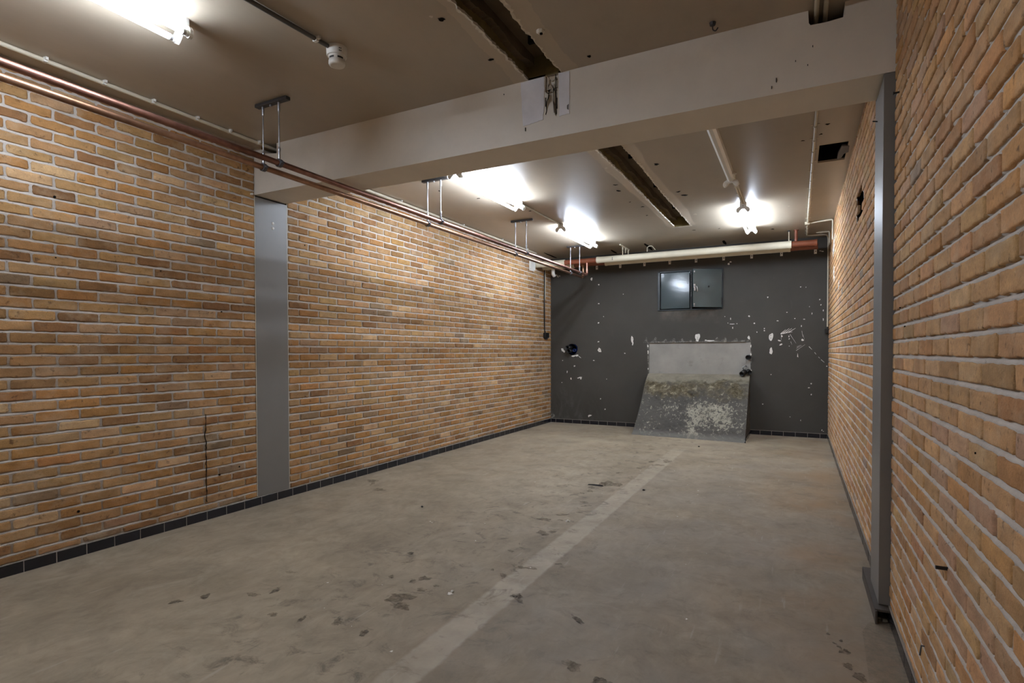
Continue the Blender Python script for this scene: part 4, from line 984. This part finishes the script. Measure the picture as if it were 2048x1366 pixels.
t = thing('cable_conduit', 'cream conduit with many clips along the right side of the ceiling', 'conduit', (0, 0, 0))
b = MB(); b.tube(bend([(.097, B1 - .02, ZC - .011), (.093, 7.0, ZC - .011), (.093, 8.44, ZC - .011), (.32, 8.47, ZC - .011), (.350, 8.60, ZC - .03), (.352, 8.645, ZC - .20), (.352, 8.648, 1.50)], .05), .0095, 10); b.build('tube', 'conduit', t)
for y in (3.55, 3.95, 4.391, 4.677, 4.93, 5.213, 5.491, 5.757, 6.053, 6.357, 6.633, 6.871, 7.161, 7.40, 7.91, 8.165, 8.33): saddle(t, .0945, y, ZC, r=.0095, mat='conduit')
b = MB(); b.box(.062, .112, 7.60, 7.66, ZC - .034, ZC - .001); b.build('junction_box', 'conduit', t, bevel=.003)
b = MB(); b.tube(bend([(.11, 7.63, ZC - .012), (.352, 7.55, ZC - .012), (.354, 7.55, 2.50)], .02), .0105, 10); b.build('branch_tube', 'conduit', t)
b = MB(); b.tube(bend([(.20, 8.30, ZC - .010), (.350, 8.30, ZC - .010), (.353, 8.30, 2.57)], .015), .0085, 10); b.build('branch_tube', 'conduit', t)
saddle(t, .25, 8.30, ZC, r=.009, mat='conduit')
t = thing('cable_conduit', 'pair of cream conduits passing through the notch at the beam\'s right end', 'conduit', (0, 0, 0))
for x in (.064, .101):
    b = MB(); b.tube([(x, .3, ZC - .013), (x, B0 + .15, ZC - .013)], .0100, 12); b.build('tube', 'conduit', t)

t = thing('socket_box', 'small black box at the end of the cable in the right far corner', 'switch box', (.345, YF, 1.463))
b = MB(); b.box(-.028, .02, -.062, 0, -.030, .030); b.build('housing', 'black', t, bevel=.004)
b = MB(); b.lathe([(.013, 0), (.013, .022), (.011, .028)], (.005, -.028, .028), (0, 0, 1), 12); b.build('cable_gland', 'black', t)
t = thing('socket_box', 'small black switch box on the left brick wall near its far end', 'switch box', (XL, 8.43, 1.458))
b = MB(); b.box(0, .045, -.075, .070, -.040, .045); b.build('housing', 'black', t, bevel=.005)
b = MB(); b.box(.004, .03, -.035, .045, -.066, -.042); b.build('lever', 'rail', t, bevel=.003)
b = MB(); b.lathe([(.012, 0), (.012, .02), (.010, .026)], (.02, -.05, .045), (0, 0, 1), 12); b.build('cable_gland', 'black', t)
t = thing('wall_cable', 'dark cable and copper tube dropping down the left wall to the black box', 'cable', (0, 0, 0))
b = MB(); b.tube([(XL + .016, 8.375, 2.53), (XL + .014, 8.37, 2.0), (XL + .016, 8.38, 1.525)], .009, 8); b.build('cable', 'black', t)
b = MB(); b.tube([(XL + .012, 8.415, 2.53), (XL + .012, 8.41, 2.06)], .008, 8); b.build('tube', 'conduit', t)

# ------------------------------------------------------------------ hung copper pipes
PZ = 2.349
t = thing('copper_pipe', 'lower-hung bare copper pipe along the left wall, the one nearer the bricks', 'pipe', (0, 0, 0), 'copper heating pipes')
b = MB(); b.tube(bend([(-3.000, -1.8, PZ), (-3.000, 8.275, PZ), (-3.000, 8.275, 2.545)], .05, 8), .0178, 18); b.build('tube', 'copper', t)
b = MB(); b.tube(bend([(-3.000, 8.20, PZ), (-3.000, 8.275, PZ), (-3.000, 8.275, PZ + .075)], .05, 8), .0205, 16); b.build('elbow', 'copper', t)
t = thing('copper_pipe', 'reddish copper pipe hung along the left wall, the one nearer the lights', 'pipe', (0, 0, 0), 'copper heating pipes')
b = MB(); b.tube(bend([(-2.857, -1.8, PZ + .004), (-2.857, 8.045, PZ + .004), (-2.857, 8.045, 2.545)], .05, 8), .0178, 18); b.build('tube', 'copperred', t)
b = MB(); b.tube(bend([(-2.857, 7.97, PZ + .004), (-2.857, 8.045, PZ + .004), (-2.857, 8.045, PZ + .08)], .05, 8), .0205, 16); b.build('elbow', 'copperred', t)

proto = None
for i, (y, lab) in enumerate(((2.42, 'steel pipe hanger in front of the beam, holding both copper pipes'), (4.165, 'steel pipe hanger just behind the beam, beside the lit ceiling light'),
                              (5.93, 'steel pipe hanger third along the copper pipes, near the conduit joint'), (7.73, 'steel pipe hanger last along the copper pipes, close to the far wall'))):
    if proto is None:
        t = proto = thing('pipe_hanger', lab, 'pipe hanger', (-2.93, y, ZC), 'pipe hangers along the left wall')
        b = MB(); b.box(-.125, .155, -.018, .018, -.022, -.001); b.build('rail', 'rail', t, bevel=.003)
        b = MB(); b.lathe([(.008, 0), (.008, -.010), (.003, -.012)], (.0, 0, -.022), (0, 0, 1), 8, smooth=False); b.build('bolt', 'zinc', t)
        for x, dz in ((-.070, 0.0), (.073, .004)):
            b = MB(); b.cyl((x, 0, -.020), (x, 0, PZ + dz + .022 - ZC), .0042, 10); o = b.build('threaded_rod', 'zinc', t)
            b = MB(); b.lathe([(.0085, -.022), (.0085, -.075), (.006, -.080)], (x, 0, 0), (0, 0, 1), 10); b.build('coupling_nut', 'zinc', o)
            b = MB(); b.lathe([(.0085, PZ + dz + .020 - ZC), (.0085, PZ + dz + .070 - ZC), (.010, PZ + dz + .074 - ZC), (.010, PZ + dz + .090 - ZC), (.005, PZ + dz + .10 - ZC)], (x, 0, 0), (0, 0, 1), 10); b.build('coupling_nut', 'zinc', o)
            b = MB(); b.tube([(x, -.011, PZ + dz - ZC), (x, .011, PZ + dz - ZC)], .0255, 20); b.box(x + .022, x + .036, -.009, .009, PZ + dz - ZC - .006, PZ + dz - ZC + .006); b.box(x - .036, x - .022, -.009, .009, PZ + dz - ZC - .006, PZ + dz - ZC + .006)
            b.build('clamp', 'clamp', t, bevel=.001)
    else: dup(proto, (-2.93, y, ZC), lab, 'pipe hangers along the left wall')

# ------------------------------------------------------------------ lagged pipes under the ceiling at the far wall
def lagged(label, y, zc, l0, l1, rL, rR, grp):
    t = thing('lagged_pipe', label, 'pipe', (0, 0, 0), grp)
    b = MB(); b.tube([(-3.55, y, zc), (rR, y, zc)], .038, 22); b.build('pipe', 'terracotta', t)
    b = MB(); r = .0465
    b.tube([(l0, y, zc), (l0 + .03, y, zc), (l0 + .032, y, zc), (l1 - .03, y, zc), (l1 - .028, y, zc), (l1, y, zc)], [r + .0025, r + .0025, r, r, r + .0025, r + .0025], 26); b.build('lagging', 'lagging', t)
    b = MB(); b.tube([(XL + .004, y, zc), (-3.215 if rL else -3.17, y, zc)], r, 26); b.build('lagging', 'lagging', t)
    return t
t1 = lagged('cream lagged pipe under the ceiling, the front one before the far wall', 8.05, 2.565, -2.700, -.086, True, .205, 'lagged pipes')
b = MB(); b.tube([(.175, 8.05, 2.565), (.205, 8.05, 2.565)], .042, 22); b.build('end_collar', 'terracotta', t1)
b = MB(); b.tube([(-.033, 8.05, 2.60), (-.033, 8.05, ZC - .003)], .019, 14); b.build('riser', 'terracotta', t1)
b = MB(); b.lathe([(.032, -.002), (.032, -.008), (.020, -.010)], (-.033, 8.05, ZC), (0, 0, 1), 16); b.build('ceiling_rose', 'terracotta', t1)
b = MB(); b.box(-2.45, -2.444, 8.05 - .0478, 8.05 - .046, 2.545, 2.575); b.box(-2.456, -2.438, 8.05 - .0478, 8.05 - .046, 2.541, 2.546); b.box(-2.456, -2.438, 8.05 - .0478, 8.05 - .046, 2.575, 2.580); b.build('staple', 'rail', t1)
t2 = lagged('cream lagged pipe half hidden behind and below the front one', 8.35, 2.567, -2.665, -.100, False, .222, 'lagged pipes')
b = MB(); b.tube([(.190, 8.35, 2.567), (.222, 8.35, 2.567)], .042, 22); b.build('end_collar', 'terracotta', t2)
b = MB(); b.tube(bend([(-3.52, 8.30, 2.53), (-3.52, 8.30, 2.44), (-3.52, 8.34, 2.42)], .03), .030, 14); b.build('drain_elbow', 'plastic', t2)
t = thing('flange_plate', 'white square plate where the cream pipe meets the left brick wall', 'plate', (XL, 8.05, 2.56))
b = MB(); b.box(.0, .008, -.23, -.05, -.105, .065); b.box(.008, .03, -.22, -.20, -.09, .05); b.box(.008, .03, -.08, -.06, -.09, .05); b.build('plate', 'white', t, bevel=.002)

def hanger2(label, x, rail):
    t = thing('pipe_hanger', label, 'pipe hanger', (x, 8.05, ZC), 'hangers of the lagged pipes')
    if rail:
        b = MB(); b.box(-.010, .010, -.14, .34, -.018, -.001); b.build('rail', 'lagging', t, bevel=.002)
        for y in (0.0, .15, .30):
            b = MB(); zb = 2.565 + .045 - ZC if y != .15 else -.085
            b.cyl((0, y, -.016), (0, y, zb), .0055, 10); o = b.build('threaded_rod', 'lagging', t)
            b = MB(); b.lathe([(.010, -.018), (.010, -.060), (.007, -.064)], (0, y, 0), (0, 0, 1), 10); b.build('coupling_nut', 'lagging', o)
    else:
        b = MB(); b.lathe([(.018, -.002), (.018, -.012), (.008, -.016)], (0, 0, 0), (0, 0, 1), 12); b.build('ceiling_anchor', 'rail', t)
        b = MB(); b.cyl((0, 0, -.012), (0, 0, 2.565 + .045 - ZC), .006, 10); b.build('threaded_rod', 'lagging', t)
    return t
hanger2('cream hanger rail with three rods holding the lagged pipes, left end', -2.305, True)
hanger2('single rod holding the front lagged pipe at its right end', -.115, False)
t = thing('pipe_hanger', 'bent flat strap over the lagged pipe, right of the three-rod rail', 'pipe hanger', (-1.94, 8.2, ZC), 'hangers of the lagged pipes')
b = MB(); b.tube(bend([(-.05, .04, -.085), (-.05, .04, -.02), (-.02, .04, -.006), (.02, .04, -.006), (.06, .08, -.06)], .015), .0065, 8); b.build('strap', 'lagging', t)

# ------------------------------------------------------------------ odds and ends fixed to walls and ceiling
t = thing('ceiling_hook', 'small broken dark fixing left in the ceiling near the beam\'s right half', 'hook', (-.372, 2.813, ZC))
b = MB(); b.lathe([(.016, -.001), (.013, -.014), (.006, -.018)], (0, 0, 0), (0, 0, 1), 9, smooth=False); b.build('plug', 'rail', t)
b = MB(); b.tube(bend([(0, 0, -.012), (0, 0, -.035), (.014, 0, -.045), (.024, 0, -.03)], .008), .003, 8); b.build('hook', 'rail', t)
t = thing('broken_anchor', 'chipped white plaster plug hanging beside the near ceiling channel', 'anchor', (-1.125, 2.497, ZC))
b = MB(); b.lathe([(.020, .001), (.022, -.007), (.013, -.014), (.004, -.015)], (0, 0, 0), (0, 0, 1), 8, smooth=False); b.build('plaster_cone', 'crumb', t)
b = MB(); b.lathe([(.008, -.012), (.008, -.019), (.001, -.019)], (.004, 0, 0), (0, 0, 1), 8); b.build('plug', 'dark_shade', t)
t = thing('pipe_stub', 'short black iron stub sticking out of the right brick wall near the floor', 'pipe', (XR, 1.885, .590))
b = MB(); b.cyl((.02, 0, 0), (-.026, -.003, .001), .0052, 12); b.build('pipe', 'black', t)
t = thing('wall_nail', 'black nail in the right wall just before the column, high up', 'nail', (XR, 2.80, 2.258))
b = MB(); b.cyl((.02, 0, 0), (-.020, 0, -.002), .004, 8); b.lathe([(.007, 0), (.007, .003)], (-.020, 0, -.002), (-1, 0, 0), 8); b.build('shank', 'black', t)
t = thing('wall_nail', 'thin black pin crossing the light face of the right column', 'nail', (.3245, 3.14, 2.265))
b = MB(); b.cyl((.01, 0, 0), (-.02, -.02, 0), .003, 8); b.build('shank', 'black', t)
t = thing('wall_nail', 'thin bent rusty nail low in the foreground of the right wall', 'nail', (XR, 2.16, .245))
b = MB(); b.tube([(.02, 0, .0), (-.010, 0, .0), (-.014, -.004, -.03)], .0028, 8); b.build('shank', 'rail', t)
t = thing('wall_nail', 'white plug end beside the top of the left column', 'plug', (XL, 2.885, 2.392))
b = MB(); b.cyl((-.02, 0, 0), (.018, 0, 0), .008, 10); b.build('shank', 'chips', t)

# ------------------------------------------------------------------ scraps lying on the floor
t = thing('wood_splinter', 'thin black splinter lying left of the pale floor strip', 'splinter', (-1.60, 4.70, 0.0015))
b = MB(); b.add([(-.06, -.004, 0), (.0, -.008, 0), (.085, .004, 0), (.086, .009, 0), (.0, .008, 0), (-.06, .002, 0), (-.05, -.002, .008), (.0, -.003, .012), (.075, .006, .010)],
    [(0, 1, 7, 6), (1, 2, 8, 7), (2, 3, 8), (3, 4, 7, 8), (4, 5, 6, 7), (5, 0, 6), (0, 5, 4, 3, 2, 1)]); b.build('splinter', 'black', t)
proto = None
def crumb(label, x, y, s, mat, name='rubble_crumb'):
    t = thing(name, label, 'rubble', (x, y, .001))
    b = MB(); r_ = random.Random(int(abs(x * 1000)))
    b.lathe([(s * .6, 0), (s * (0.8 + .3 * r_.random()), s * .35), (s * .7, s * .8), (s * .15, s * 1.0)], (0, 0, 0), (.1, .1, 1), 7, smooth=False); b.build('crumb', mat, t)
crumb('white plaster flake on the floor left of the pale strip, in the foreground', -1.508, 2.285, .010, 'chips')
crumb('small black crumb on the floor just right of the pale strip\'s far half', -1.165, 4.72, .012, 'black')
crumb('tiny black pebble on the floor before the middle of the chute', -1.09, 7.20, .014, 'black')
crumb('tiny dark pebble alone on the floor left of the strip, toward the left wall', -2.55, 3.45, .010, 'black')
crumb('white flake beside the brown scab left of the pale strip', -1.425, 3.62, .010, 'chips')

# ------------------------------------------------------------------ camera
cam = bpy.data.cameras.new('camera'); co = bpy.data.objects.new('camera', cam); COL.objects.link(co)
yaw, pit, rol = 0.47485, -0.01886, -0.00179
F = Vector((-math.sin(yaw) * math.cos(pit), math.cos(yaw) * math.cos(pit), math.sin(pit)))
R = Vector((math.cos(yaw), math.sin(yaw), 0)); U = R.cross(F)
R2 = R * math.cos(rol) + U * math.sin(rol); U2 = -R * math.sin(rol) + U * math.cos(rol)
mw = Matrix(((R2.x, U2.x, -F.x, 0.0), (R2.y, U2.y, -F.y, 0.0), (R2.z, U2.z, -F.z, 1.18378), (0, 0, 0, 1)))
co.matrix_world = mw
cam.sensor_width = 36.0; cam.lens = 1112.87 / 2048 * 36.0; cam.shift_y = 42.3136 / 2048
cam.clip_start = 0.02; cam.clip_end = 60
SC.camera = co

# ------------------------------------------------------------------ world and view
wd = bpy.data.worlds.new('world'); SC.world = wd; wd.use_nodes = True
bg = wd.node_tree.nodes.get('Background') or wd.node_tree.nodes.new('ShaderNodeBackground')
bg.inputs[0].default_value = (0, 0, 0, 1); bg.inputs[1].default_value = 0.0
SC.view_settings.view_transform = 'Standard'; SC.view_settings.look = 'None'
SC.view_settings.gamma = 1.0; SC.view_settings.use_curve_mapping = False
SC.view_settings.exposure = EXPOSURE
SC.cycles.max_bounces = 12; SC.cycles.diffuse_bounces = 8; SC.cycles.glossy_bounces = 4
